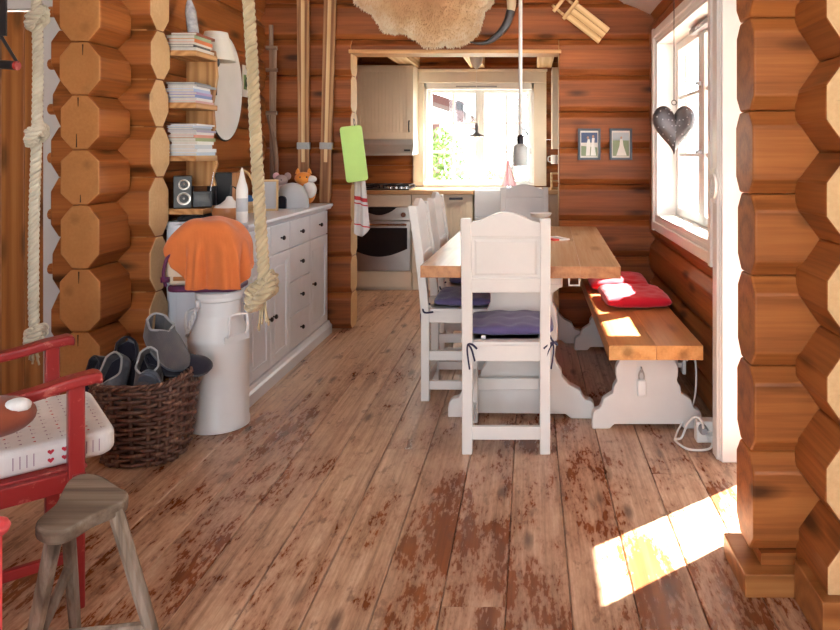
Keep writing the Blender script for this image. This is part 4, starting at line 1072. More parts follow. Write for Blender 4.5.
# two small framed photos
def photo(lab, x0, x1, seed):
    Y = 5.185; a, b = gx(x0, Y), gx(x1, Y); z0_, z1_ = gz(160, Y), gz(128.5, Y); w_, h_ = b-a, z1_-z0_
    f = thing('picture_frame', lab, 'picture', ((a+b)/2, Y, z0_), 0, 'framed photos on the back wall'); t = .017
    mb = MB()
    for r in ((-w_/2, -w_/2+t, 0, h_), (w_/2-t, w_/2, 0, h_), (-w_/2+t, w_/2-t, 0, t), (-w_/2+t, w_/2-t, h_-t, h_)): mb.box(r[0], r[1], -.012, .01, r[2], r[3])
    mb.build('frame', paint('slate_frame', (.06, .075, .10), .4), f, bevel=.002)
    mb = MB(); mb.box(-w_/2+t*.8, w_/2-t*.8, -.002, .006, t*.8, h_-t*.8)
    P = lambda poly, mi, k: mb.prism([(x*w_, z*h_) for x, z in poly], 'y', -.002-.0006*k, -.0015, mi)
    if seed == 0:
        P([(-.36, .55), (.36, .55), (.36, .87), (-.36, .87)], 1, 1); P([(-.36, .13), (.36, .13), (.36, .4), (-.36, .45)], 2, 1)
        P([(-.15, .14), (.02, .14), (.05, .5), (.02, .66), (-.07, .66), (-.12, .5)], 3, 2); P([(.06, .14), (.3, .14), (.22, .5), (.24, .7), (.12, .7), (.1, .5)], 3, 3)
        P([(-.06+.05*math.cos(a_*.6), .71+.045*math.sin(a_*.6)) for a_ in range(10)], 4, 3); P([(.17+.05*math.cos(a_*.6), .75+.045*math.sin(a_*.6)) for a_ in range(10)], 4, 4)
    else:
        P([(-.36, .62), (.36, .62), (.36, .87), (-.36, .87)], 5, 1); P([(-.36, .13), (.36, .13), (.36, .62), (-.36, .66)], 2, 1)
        P([(-.2, .14), (.26, .14), (.12, .45), (.08, .66), (-.03, .66), (-.06, .45)], 3, 2); P([(.02+.045*math.cos(a_*.6), .71+.04*math.sin(a_*.6)) for a_ in range(10)], 4, 3)
    mb.build('photo', [bmat('d9d2c8'), bmat('35476b'), bmat('7d8a6a'), bmat('e8e4de'), bmat('b58a70'), bmat('a9b4bc')], f)
photo('small dark-framed photo of two people in white, left of the pair on the log wall', 578, 600.5, 0)
photo('small dark-framed photo of one person in white, right of the pair on the log wall', 609.5, 632, 1)
# reindeer hide
out_px = [(346, -32), (352, -8), (356, 3), (364, 9), (371, 13), (377, 22), (383, 31), (392, 33), (401, 32), (409, 36), (417, 40), (424, 46), (433, 47.5), (444, 46), (455, 46.5), (465, 44), (473, 40), (480, 31), (483, 20), (486, 10), (492, 5), (495, -6), (492, -30), (470, -48), (430, -55), (380, -50)]
hy = 5.17; ctr_ = at(425, -5, hy)
hide = thing('reindeer_hide', 'tan and cream fur hide hanging over the kitchen opening', 'hide', ctr_)
op = [at(px, py, hy)-ctr_ for px, py in out_px]; op2 = crom(op, 4, True)
def inside(x, z):
    c = False; j = len(op2)-1
    for i in range(len(op2)):
        a, b = op2[i], op2[j]
        if (a.z > z) != (b.z > z) and x < (b.x-a.x)*(z-a.z)/(b.z-a.z)+a.x: c = not c
        j = i
    return c
mb = MB(); rings = 9; n_ = len(op2); vv = []
for k in range(rings+1):
    f = 1-k/rings
    for p in op2: vv.append(Vector((p.x*f, -.030*(1-f**3)-.008+.006*math.sin(p.x*30+f*9)*f, p.z*f)))
ff = [(k*n_+i, k*n_+(i+1) % n_, (k+1)*n_+(i+1) % n_, (k+1)*n_+i) for k in range(rings) for i in range(n_)]
b0 = len(vv); vv += [Vector((p.x, .005, p.z)) for p in op2]
ff += [(i, b0+i, b0+(i+1) % n_, (i+1) % n_) for i in range(n_)]+[tuple(range(b0, b0+n_))]
mb.add(vv, ff, 'z')
mb.at['edge'] = [1-k/rings for k in range(rings+1) for _ in range(n_)]+[1.0]*n_
nf = NT('hide_fur'); e = nf.n('Attribute', attribute_name='edge').outputs['Fac']; cc = nf.n('TexCoord').outputs['Object']
e2 = nf.math('ADD', e, nf.math('MULTIPLY', nf.math('SUBTRACT', nf.noise(cc, 7, 4), .5), .9))
fc = nf.ramp(e2, [(.1, (.40, .20, .09)), (.5, (.56, .33, .17)), (.78, (.68, .47, .28)), (1.02, (.78, .66, .50))])
M['fur'] = nf.bsdf(fc, .9, nf.noise(cc, 120, 3), .4, .006, **{'Sheen Weight': .3})
skin = mb.build('skin', M['fur'], hide, smooth=True, recalc=True)
mb = MB(); ed = []; rf = random.Random(2)
cnt = 0
for _ in range(26000):
    if cnt > 6500: break
    x, z = rf.uniform(-.62, .55), rf.uniform(-.42, .40)
    if rf.random() < .25:
        i = rf.randrange(n_); x, z = op2[i].x*rf.uniform(.9, 1), op2[i].z*rf.uniform(.9, 1)
    elif not inside(x, z): continue
    # how far out towards the edge
    f = .05
    for t in (.2, .4, .6, .75, .87, .95):
        if not inside(x/t, z/t): f = t; break
    else: f = 1.0
    f = 1.02-f if False else f
    fr = 1.0
    for t in (1.05, 1.15, 1.33, 1.6, 2.2, 4):
        if not inside(x*t, z*t): fr = 1/t; break
    else: fr = .2
    y = -.030*(1-fr**3)-.006
    dx, dz = x*.35+rf.uniform(-.2, .2), -abs(rf.uniform(.5, 1)); L = rf.uniform(.018, .034); d = Vector((dx, -.35, dz)).normalized()*L
    s = Vector((d.z, 0, -d.x)).normalized()*.0028
    b = Vector((x, y, z)); mid = b+d*.6; tip = b+d+Vector((0, .006, -.003))
    mb.add([b-s, b+s, mid+s*.7, mid-s*.7, tip], [(0, 1, 2, 3), (3, 2, 4)], 'z'); ed += [fr]*5; cnt += 1
mb.at['edge'] = ed
fo = mb.build('fur_hairs', M['fur'], hide, recalc=False); fo['kind'] = 'stuff'
# horn
hn = thing('drinking_horn', 'curved dark horn with a pale base hanging beside the fur hide', 'horn', at(511, -4, 5.10))
q = lambda px, py: at(px, py, 5.10)-hn.location
pts = crom([q(511, -4), q(511.5, 6), q(509, 18), q(504, 28), q(496, 37), q(488, 42), q(478, 43.5), q(470, 42)], 5)
N_ = len(pts); cut = int(N_*.2)
mb = MB(); mb.tube(pts[:cut+1], [.040-.010*i/cut for i in range(cut+1)], 14); mb.build('horn_base', paint('pale_horn', (.62, .50, .33), .4, .3), hn, smooth=40)
mb = MB(); mb.tube(pts[cut:], [.030*(1-(i/(N_-cut))**1.3)+.003 for i in range(N_-cut)], 14); tag(mb.build('horn_tip', paint('dark_horn', (.05, .045, .05), .3, .6, .1, 20), hn, smooth=40), 'dark grey curved tip')
# toy sled
sd_ = thing('toy_sled', 'small pale wooden sled hanging tilted on the back wall above the photos', 'sled', at(581, 19, 5.12), 0, rot=(0, math.radians(38), 0))
for s in (-1, 1):
    mb = MB(); z = s*.052; mb.tube(crom([(-.225, -.015, z), (-.19, -.0, z), (-.1, .012, z), (.21, .012, z)], 6), .011, 8); mb.build('runner', M['lightwood'], sd_, smooth=40)
    for x in (-.09, .12): mb = MB(); mb.box(x-.01, x+.01, -.03, .012, z-.009, z+.009); mb.build('post', M['lightwood'], sd_)
for k in range(3): mb = MB(); z = -.048+.048*k; mb.box(-.085, .21, -.042, -.030, z-.0225, z+.0225, 'x'); mb.build('slat', M['lightwood'], sd_, bevel=.003)
for x in (-.19, -.10): mb = MB(); mb.box(x-.014, x+.014, -.034, -.018, -.085, .085, 'z'); mb.build('crossbar', M['lightwood'], sd_, bevel=.004)
# heart
ht = thing('metal_heart', 'dark pierced metal heart hanging on a wire before the right window', 'heart', at(674, 155, 3.5))
hz = lambda py: gz(py, 3.5)-ht.location.z
mb = MB(); prof_ = []
for i in range(48):
    t = 2*PI*i/48; x = 16*math.sin(t)**3; z = 13*math.cos(t)-5*math.cos(2*t)-2*math.cos(3*t)-math.cos(4*t)
    prof_.append((x/16*.108, (z+17)/29*.247))
c_ = (0, .14); rr = []
for f, y in ((1, 0), (.93, .018), (.75, .03), (.45, .040), (.05, .044)): rr.append((f, y))
vv = []; 
lay = [(f, -y) for f, y in reversed(rr)]+[(f, y) for f, y in rr[1:]]
for f, y in lay:
    for x, z in prof_: vv.append(Vector((x*f, y, c_[1]+(z-c_[1])*f)))
n_ = 48; ff = [(k*n_+i, k*n_+(i+1) % n_, (k+1)*n_+(i+1) % n_, (k+1)*n_+i) for k in range(len(lay)-1) for i in range(n_)]+[tuple(range(n_)), tuple((len(lay)-1)*n_+i for i in range(n_))]
mb.add(vv, ff, 'z'); mb.build('heart_body', metal('pewter', (.20, .18, .19), .55), ht, smooth=50)
mb = MB(); holes = []
def hy_(x, z):
    # depth of the front shell at x, z
    dx, dz = x, z-c_[1]
    for s in [i/20 for i in range(20, 0, -1)]:
        pass
    best = 1.0
    for px_, pz_ in prof_:
        ex, ez = px_, pz_-c_[1]; cr = abs(ex*dz-ez*dx)/math.hypot(ex, ez)
        if cr < .012 and ex*dx+ez*dz > 0: best = min(1.0, math.hypot(dx, dz)/math.hypot(ex, ez)); break
    f_ = [1, .93, .75, .45, .05]; y_ = [0, .018, .03, .040, .044]
    for a in range(4):
        if f_[a] >= best >= f_[a+1]: return -(y_[a]+(y_[a+1]-y_[a])*(f_[a]-best)/(f_[a]-f_[a+1]))
    return -.044
for ring, m_ in ((.84, 22), (.60, 14)):
    for i in range(m_):
        x, z = prof_[int(48*i/m_) % 48]; holes.append((x*ring, c_[1]+(z-c_[1])*ring))
holes += [(-.035+.018*i, .175-.003*(i % 2)) for i in range(5)]+[(-.018+.018*i, .145) for i in range(3)]+[(0, .115)]
for x, z in holes:
    y = hy_(x, z); mb.lathe([(.001, -.0012), (.0030, -.001), (.0036, .001)], 8, M=Matrix.Translation((x, y, z)) @ Matrix.Rotation(PI/2, 4, 'X').inverted(), cap=False)
o = mb.build('pierced_holes', bmat('e0dce0'), ht); o['kind'] = 'stuff'
mb = MB(); mb.tube([(.012*math.cos(2*PI*k/16), 0, .262-.0+.012*math.sin(2*PI*k/16)) for k in range(16)], .002, 6, closed=True); mb.build('ring', M['dkmetal'], ht, smooth=True)
mb = MB(); zz = cz(ht.location.x)-ht.location.z; mb.tube([(0, 0, .273), (0, 0, zz)], .0022, 6); mb.build('wire', M['dkmetal'], ht)
# ================================================================== kitchen
CT = .955
YB = 7.29
ctp = tag(None or (lambda mb: (mb.box(-1.76, -.535, 6.63, YB, CT-.038, CT, 'x'), mb.box(.13, .885, 6.63, YB, CT-.038, CT, 'x'), mb.box(-.535, .13, 7.12, YB, CT-.038, CT, 'x'), mb)[-1])(MB()).build('countertop', M['counter'], None, bevel=.004), 'oiled wooden kitchen worktop under the kitchen window', 'worktop')
def beadboard(mb, x0, x1, y, z0, z1, s=.06, w=.032):
    for q in ((x0, x0+s, z0, z1), (x1-s, x1, z0, z1), (x0+s, x1-s, z0, z0+s), (x0+s, x1-s, z1-s, z1)): mb.box(q[0], q[1], y-.02, y, q[2], q[3])
    n_ = max(1, round((x1-x0-2*s)/w)); d = (x1-x0-2*s)/n_
    for i in range(n_): mb.box(x0+s+d*i+.0015, x0+s+d*(i+1)-.0015, y-.012, y-.002, z0+s-.002, z1-s+.002, 'z')
def base_cab(lab, x0, x1, doors=1, handle=True):
    c = thing('base_cabinet', lab, 'cabinet', ((x0+x1)/2, 6.97, 0)); l = lambda x: x-(x0+x1)/2
    mb = MB(); mb.box(l(x0), l(x1), -.30, .31, .17, CT-.04); mb.build('carcass', M['cab'], c, bevel=.002)
    mb = MB(); mb.box(l(x0), l(x1), -.27, -.25, 0, .17); mb.build('plinth', M['cab'], c)
    d = (x1-x0)/doors
    for k in range(doors):
        a, b = l(x0+d*k)+.003, l(x0+d*(k+1))-.003
        mb = MB(); beadboard(mb, a, b, -.30, .175, CT-.045); dr = mb.build('door', M['cab'], c, bevel=.002)
        if handle:
            mb = MB(); m_ = (a+b)/2; mb.box(m_-.065, m_+.065, -.335, -.32, CT-.088, CT-.068, 'x'); mb.box(m_-.06, m_-.045, -.325, -.318, CT-.09, CT-.066); mb.box(m_+.045, m_+.06, -.325, -.318, CT-.09, CT-.066)
            tag(mb.build('handle', M['dkmetal'], dr, bevel=.004), 'dark metal bar handle')
    return c
base_cab('cream beadboard kitchen cabinet with a dark handle left of the sink', -.86, -.545)
base_cab('narrow cream beadboard cabinet between the oven and the handled cabinet', -1.125, -.865, 1, False)
base_cab('cream beadboard kitchen cabinet at the right end behind the far chair', .14, .62)
sk = thing('kitchen_sink', 'white apron-front ceramic sink set in the worktop under the window', 'sink', (-.2, 6.87, 0))
mb = MB(); x0, x1, ya, yb, zt_ = -.325, .32, -.26, .235, CT+.006
mb.box(x0, x1, ya, ya+.03, CT-.25, zt_); mb.box(x0, x1, yb-.03, yb, CT-.25, zt_); mb.box(x0, x0+.03, ya+.03, yb-.03, CT-.25, zt_); mb.box(x1-.03, x1, ya+.03, yb-.03, CT-.25, zt_); mb.box(x0, x1, ya, yb, CT-.28, CT-.249); mb.build('basin', M['sideboard'], sk, bevel=.008)
mb = MB(); mb.box(x0, x1, ya+.03, yb, .17, CT-.281); mb.box(x0, x1, -.17, -.15, 0, .17); mb.build('base_unit', M['cab'], sk)
fc_ = thing('kitchen_tap', 'tall chrome tap behind the sink before the kitchen window', 'tap', (-.215, 7.17, CT+.0005))
mb = MB(); mb.lathe([(.028, 0), (.028, .012), (.014, .02), (.012, .05)], 16); mb.tube(crom([(0, 0, .04), (0, 0, .20), (0, -.03, .26), (0, -.10, .27), (0, -.13, .23), (0, -.132, .20)], 6), .010, 10); mb.build('spout', M['chrome'], fc_, smooth=40)
mb = MB(); mb.tube([(.012, 0, .07), (.05, 0, .10)], .006, 8); mb.build('lever', M['chrome'], fc_)
pk = MB(); base_ = at(508, 161, 7.05)
def pkf(u, v):
    w = .012+.065*v**1.2; return Vector(((u-.5)*2*w+.01*v, -.018*math.sin(u*9)-.02*v*math.sin(u*PI), -v*.255))
pk.grid(pkf, 14, 10); o = pk.build('dish_cloth', M['pink'], None, smooth=True, solid=.004); o.location = (base_.x, 7.03, CT+.28); tag(o, 'pink dish cloth hanging over the kitchen tap', 'cloth')
# oven
ov_ = thing('oven', 'built-in steel oven with dark glass and a bar handle left in the kitchen', 'oven', (-1.435, 6.97, 0))
mb = MB(); mb.box(-.31, .305, -.30, .31, .17, CT-.04); mb.build('body', M['cab'], ov_, bevel=.002)
mb = MB(); mb.box(-.31, .305, -.27, -.25, 0, .165); mb.box(-.31, .305, -.318, -.30, .035, .185); mb.build('plinth_drawer', M['cab'], ov_, bevel=.003)
mb = MB(); mb.box(-.31, .305, -.318, -.30, .80, CT-.042); mb.build('top_panel', M['cab'], ov_, bevel=.003)
mb = MB(); mb.box(-.30, .297, -.322, -.30, .67, .797); cp = mb.build('control_panel', M['steel'], ov_, bevel=.003)
mb = MB(); mb.prism([(-.17, .795)]+[(-.17+.34*k/14, .795-.075*math.sin(PI*k/14)**.8) for k in range(1, 14)]+[(.17, .795)], 'y', -.3245, -.321); tag(mb.build('display', M['ovenglass'], cp), 'black half-moon display')
for x in (-.245, .235): mb = MB(); mb.lathe([(.026, 0), (.026, .018), (.022, .024)], 18, M=Matrix.Translation((x, -.321, .725)) @ Matrix.Rotation(PI/2, 4, 'X')); mb.build('knob', M['chrome'], cp, smooth=40)
mb = MB(); mb.box(-.30, .297, -.325, -.30, .19, .665); od = mb.build('oven_door', M['steel'], ov_, bevel=.004)
mb = MB(); mb.prism([(-.27, .60), (.27, .60)]+[(.27-.54*k/16, .40-.075*math.sin(PI*k/16)) for k in range(17)], 'y', -.328, -.324); mb.build('door_glass', M['ovenglass'], od)
mb = MB(); mb.tube([(-.27, -.365, .632), (.27, -.365, .632)], .011, 10); mb.tube([(-.25, -.325, .632), (-.25, -.365, .632)], .008, 8); mb.tube([(.25, -.325, .632), (.25, -.365, .632)], .008, 8); mb.build('handle', M['chrome'], od, smooth=40)
hb = thing('gas_hob', 'black gas hob with grates on the worktop above the oven', 'hob', (-1.44, 6.95, CT+.0005))
mb = MB(); mb.box(-.28, .28, -.24, .24, 0, .012); mb.build('plate', M['black'], hb, bevel=.003)
for x in (-.14, .14):
    mb = MB()
    for yy in (-.16, -.05, .06, .17): mb.box(x-.12, x+.12, yy-.006, yy+.006, .035, .047, 'x')
    for xx in (-.12, 0, .12): mb.box(x+xx-.006, x+xx+.006, -.17, .18, .035, .047, 'y')
    for xx in (-.12, .12):
        for yy in (-.16, .17): mb.box(x+xx-.006, x+xx+.006, yy-.006, yy+.006, .011, .04)
    mb.build('grate', M['black'], hb)
for x, y in ((-.14, -.1), (.14, -.1), (-.14, .1), (.14, .1)): mb = MB(); mb.lathe([(.045, .011), (.045, .02), (.03, .026)], 18, (x, y, 0)); mb.build('burner', M['dkmetal'], hb)
for i in range(4): mb = MB(); mb.lathe([(.018, 0), (.016, .018)], 12, (.10+.05*i, -.215, .012)); mb.build('knob', M['chrome'], hb, smooth=40)
# wall cabinets, hood
uc = thing('wall_cabinet', 'cream beadboard wall cabinet with a dark handle left of the kitchen window', 'cabinet', (-1.445, 7.12, 0))
mb = MB(); mb.box(-.30, .285, -.15, .165, 1.445, 2.185); mb.build('carcass', M['cab'], uc, bevel=.002)
mb = MB(); beadboard(mb, -.30, .285, -.151, 1.45, 2.18, .065, .036); dr = mb.build('door', M['cab'], uc, bevel=.002)
mb = MB(); mb.tube([(.245, -.172, 1.52), (.245, -.195, 1.535), (.245, -.195, 1.615), (.245, -.172, 1.63)], .007, 8); tag(mb.build('handle', M['dkmetal'], dr, smooth=40), 'dark metal bow handle')
for z in (1.55, 1.98): mb = MB(); mb.box(-.325, -.285, -.19, -.16, z-.025, z+.025); mb.build('hinge', M['white2'], dr, bevel=.003)
hd_ = thing('cooker_hood', 'grey steel cooker hood under the wall cabinet', 'cooker hood', (-1.44, 7.12, 0))
mb = MB(); mb.prism([(-.17, 1.395), (-.19, 1.443), (.165, 1.443), (.165, 1.30), (-.24, 1.285), (-.245, 1.305)], 'x', -.29, .285); mb.build('housing', M['hood'], hd_, bevel=.003)
mb = MB(); mb.box(.20, .26, -.235, -.215, 1.33, 1.345); mb.build('switch', M['black'], hd_)
mb = MB(); mb.box(-1.215, -1.10, 7.262, 7.30, CT+.0, 1.31, 'z'); struct(mb.build('trim_2', M['cab'], bevel=.003))
uc2 = thing('wall_cabinet', 'tall cream wall cabinet edge right of the kitchen window behind the opening', 'cabinet', (.52, 7.10, 0))
mb = MB(); mb.box(-.30, .30, -.16, .185, 1.35, 2.16); mb.build('carcass', M['cab'], uc2, bevel=.003); mb = MB(); beadboard(mb, -.30, .30, -.161, 1.355, 2.155, .065, .036); mb.build('door', M['cab'], uc2, bevel=.002)
for i, (x, z) in enumerate(((.245, 1.325), (.365, 1.325))):
    m_ = thing('mug', ['white mug hanging on a hook under the right wall cabinet, nearest the kitchen window', 'white mug hanging under the right wall cabinet, farther from the window'][i], 'mug', (x, 6.99, 1.20), .6*i, 'mugs under the wall cabinet')
    mb = MB(); mb.lathe([(.03, 0), (.036, .005), (.038, .09), (.034, .09), (.031, .01), (.001, .009)], 20, cap=False); mb.build('mug_body', M['white2'], m_, smooth=40)
    mb = MB(); mb.tube(crom([(-.036, 0, .075), (-.062, 0, .07), (-.062, 0, .03), (-.036, 0, .02)], 5), .005, 7); mb.build('handle', M['white2'], m_, smooth=True)
    mb = MB(); mb.tube([(-.055, 0, .07), (-.055, 0, .15)], .002, 6); mb.build('hook', M['dkmetal'], m_)
rk = thing('wine_rack', 'small wooden rack on the worktop at the right edge of the opening', 'rack', (.32, 6.80, CT+.0005))
mb = MB()
for x in (-.11, 0, .11): mb.box(x-.008, x+.008, -.10, .10, 0, .16)
for z in (.0, .075, .15): mb.box(-.11, .11, -.10, .10, z, z+.012)
mb.build('rack_frame', M['lightwood'], rk)
# pendants
pl = thing('pendant_lamp', 'small grey enamel pendant lamp hanging before the kitchen window', 'lamp', (gx(476.5, 6.5), 6.5, gz(137, 6.5)))
mb = MB(); mb.lathe([(.085, .0), (.075, .012), (.03, .03), (.016, .045), (.016, .10), (.010, .125), (.004, .13)], 28, cap=False); mb.lathe([(.082, .002), (.03, .026), (.001, .027)], 28, cap=False); mb.build('shade', M['grey'], pl, smooth=40)
mb = MB(); mb.ball((0, 0, .005), .026, 12, 8); bulb1 = mb.build('bulb', M['white2'], pl, smooth=True)
ld = bpy.data.lights.new('kitchen_fill_light', 'POINT'); ld.energy = 16; ld.color = (1, .86, .66); ld.shadow_soft_size = .03  # warm fill added to lift the kitchen; the pendant itself is unlit
lo = bpy.data.objects.new('kitchen_fill_light', ld); COL.objects.link(lo); lo.location = pl.location+Vector((0, 0, -.03))
zc_ = 2.36-pl.location.z
mb = MB(); mb.tube([(0, 0, .125), (0, 0, zc_-.14)], .003, 6); mb.build('cord', M['white2'], pl)
mb = MB(); mb.lathe([(.012, zc_-.27), (.05, zc_-.22), (.062, zc_-.164)], 20); mb.build('ceiling_rose', M['white2'], pl, smooth=40)
dl = thing('dining_pendant', 'grey metal and glass pendant lamp on a long white rod over the table', 'lamp', (gx(520.5, 4.7), 4.7, gz(166, 4.7)))
mb = MB(); mb.lathe([(.046, 0), (.048, .006), (.048, .125), (.044, .13), (.02, .15), (.001, .15)], 28, cap=False); mb.build('lamp_body', paint('pale_zinc', (.50, .51, .50), .4), dl, smooth=40)
mb = MB(); mb.lathe([(.022, .148), (.022, .195), (.014, .21)], 16); mb.build('socket', M['dkmetal'], dl, smooth=40)
mb = MB(); mb.tube(crom([(.0, 0, .20), (.035, 0, .20), (.045, 0, .225), (.02, 0, .25), (0, 0, .25)], 5), .004, 6); mb.build('bracket', M['dkmetal'], dl, smooth=True)
zt_ = cz(dl.location.x)-dl.location.z
mb = MB(); mb.tube([(0, 0, .20), (0, 0, zt_)], .013, 10); mb.build('rod', paint('clear_white_tube', (.85, .84, .82), .2), dl, smooth=True)
mb = MB(); mb.lathe([(.05, zt_-.03), (.055, zt_)], 20); mb.build('ceiling_rose', M['white2'], dl)
# cutting board and towel at the opening
cb = thing('cutting_board', 'lime green plastic cutting board hanging on the left edge of the kitchen opening', 'cutting board', at(350.5, 126, 5.12), rot=(0, math.radians(-7), math.radians(14)))
mb = MB(); mb.prism([(x, z-.205) for x, z in rrect(.158, .41, .022)], 'y', -.005, .005); mb.build('board', M['lime'], cb, bevel=.002)
mb = MB(); mb.tube(crom([(.03, -.0, -.01), (.035, -.008, .02), (.03, .0, .05), (.025, .008, .02), (.03, 0, -.01)], 5), .0025, 6); mb.tube([(.03, .0, .048), (.03, .06, .052)], .004, 6); mb.build('hanging_loop', M['dkmetal'], cb, smooth=True)
tw = MB(); 
def twf(u, v):
    w = .05+.02*v; return Vector(((u-.5)*2*w+.018*v, .018*math.sin(u*13+v*2)+.01*math.sin(u*5), -v*(.40+.06*math.sin(u*PI))))
tw.grid(twf, 18, 26)
nt = NT('striped_towel'); cc = nt.n('TexCoord').outputs['Object']; sp_ = nt.n('SeparateXYZ', {0: cc})
zq = nt.math('ADD', sp_.outputs[2], nt.math('MULTIPLY', sp_.outputs[0], .25))
band = nt.ramp(nt.math('MULTIPLY_ADD', zq, -2.0, 0.0), [(0, 0.), (.30, 0.), (.305, 1.), (.36, 1.), (.365, 0.), (.40, 0.), (.405, 1.), (.42, 1.), (.425, 0.), (.72, 0.), (.725, 1.), (.74, 1.), (.745, 0.)], 'CONSTANT')
M['towel'] = nt.bsdf(nt.mix(band, (.72, .70, .70), (.55, .04, .05)), .9, nt.noise(cc, 200, 2), .2, .002)
o = tw.build('tea_towel', M['towel'], None, smooth=True, solid=.004); o.location = at(358, 176, 5.30); tag(o, 'white tea towel with red stripes hanging below the green cutting board', 'towel')

# ================================================================== red armchair, stool, crate
F_ = Vector((.76, .65, 0)).normalized(); ang_ = math.atan2(F_.y, F_.x)-PI/2      # local +Y = facing
mid = (Vector((-1.317, 2.03, 0))+Vector((-1.66, 2.43, 0)))/2
ac = thing('armchair', 'red painted wooden armchair with a patterned cushion at the left edge', 'armchair', mid, ang_)
hw_ = .265
for s in (-1, 1):
    x = s*hw_
    mb = MB(); mb.box(x-.021, x+.021, -.021, .021, 0, .645, 'z'); mb.build('leg', M['red'], ac, bevel=.005)
    mb = MB(); rr = [[Vector((x+a*.02, y+b*.02, z)) for a, b in ((-1, -1), (1, -1), (1, 1), (-1, 1))] for z, y in ((0, -.56), (.40, -.48), (.70, -.55), (1.05, -.68))]; mb.loft(rr, axis='z'); mb.build('leg', M['red'], ac, bevel=.005)
    mb = MB()
    P_ = [(-.57, .60, .020), (-.35, .615, .024), (-.1, .64, .028), (-.02, .655, .032), (.045, .662, .034), (.066, .655, .028)]
    rr = []
    for y, z, w in P_: rr.append([Vector((x-w, y, z-.016)), Vector((x+w, y, z-.016)), Vector((x+w, y, z+.016)), Vector((x-w, y, z+.016))])
    mb.loft(rr, axis='y'); mb.build('armrest', M['red'], ac, bevel=.009, segs=3)
    mb = MB(); mb.box(x-.013, x+.013, -.47, -.02, .345, .40, 'y'); mb.build('side_rail', M['red'], ac, bevel=.004)
    mb = MB(); mb.box(x-.011, x+.011, -.50, -.02, .14, .17, 'y'); mb.build('stretcher', M['red'], ac, bevel=.004)
mb = MB(); mb.box(-hw_-.03, hw_+.03, -.012, .022, .335, .395, 'x'); mb.build('front_rail', M['red'], ac, bevel=.004)
mb = MB(); mb.box(-hw_+.01, hw_-.01, -.48, .03, .392, .406); mb.build('seat', M['red'], ac, bevel=.004)
for k in range(3): mb = MB(); z = .55+.20*k; mb.box(-hw_+.015, hw_-.015, -.515-.05*k*1.4, -.495-.05*k*1.4, z, z+.07, 'x'); mb.build('back_slat', M['red'], ac, bevel=.004)
# patterned cushion
csh = thing('armchair_cushion', 'white cushion patterned with small red hearts on the red armchair', 'cushion', mid+Vector((0, 0, .407)), ang_)
CW, CD, CH_ = .472, .60, .078
mb = MB(); mb.prism([(x, y-.19) for x, y in rrect(CW, CD, .05, 6)], 'z', 0, CH_); mb.build('pad', M['whitecloth'], csh, bevel=.022, segs=4, smooth=True)
hp = MB()
def heart2(cx, cy, s, fn, mi=0):
    pts = []
    for k in range(14):
        t = 2*PI*k/14; pts.append((s*math.sin(t)**3, s*(13*math.cos(t)-5*math.cos(2*t)-2*math.cos(3*t)-math.cos(4*t))/16))
    hp.add([fn(cx+a, cy+b) for a, b in pts]+[fn(cx, cy)], [(k, (k+1) % 14, 14) for k in range(14)], 'z', mi)
def dash(cx, cy, a, b, fn, mi): hp.add([fn(cx-a, cy-b), fn(cx+a, cy-b), fn(cx+a, cy+b), fn(cx-a, cy+b)], [(0, 1, 2, 3)], 'z', mi)
topf = lambda x, y: Vector((x, y, CH_+.0008))
sidef = lambda y, z: Vector((CW/2+.0008, y, z))
frontf = lambda x, z: Vector((x, CD/2-.19+.0008, z))
for j in range(17):
    y = -.455+.033*j
    for i in range(12):
        x = -.20+.0365*i
        if (i+2*(j//2)) % 4 < 2: heart2(x, y, .0052, topf, 0 if j % 2 else 1)
        else: dash(x, y, .006, .0016, topf, 1); dash(x, y+.007, .0016, .003, topf, 1)
for y0_ in (-.36, -.20, -.04):
    for dy in (-.017, .017):
        for dz in (-.012, .012): heart2(y0_+dy, CH_/2+dz, .0085, sidef, 0)
    for q in range(4): dash(y0_+.055+.016*q, CH_/2, .0012, .018, sidef, 1)
for x0_ in (-.12, .04):
    for dy in (-.017, .017):
        for dz in (-.012, .012): heart2(x0_+dy, CH_/2+dz, .0085, frontf, 0)
hpo = hp.build('printed_hearts', [bmat('b8283c'), bmat('9a7f92')], csh, recalc=False); hpo['kind'] = 'stuff'
# plush on the seat
pp = thing('plush_toy', 'coral plush toy with a white patch lying on the armchair cushion', 'plush toy', at(-6, 436, 1.86), .4)
mb = MB(); mb.ball((0, 0, .05), (.095, .075, .052), 22, 14); mb.ball((-.09, .02, .06), (.06, .055, .055), 18, 12)
mb.build('body', M['coralplush'], pp, smooth=True)
mb = MB(); mb.ball((.055, -.022, .078), (.034, .026, .022), 16, 10, M=Matrix.Rotation(.4, 3, 'Z')); mb.build('white_patch', M['whitecloth'], pp, smooth=True)
mb = MB(); mb.ball((-.02, -.05, .09), (.02, .008, .02), 10, 8); mb.build('eye', M['black'], pp, smooth=True)
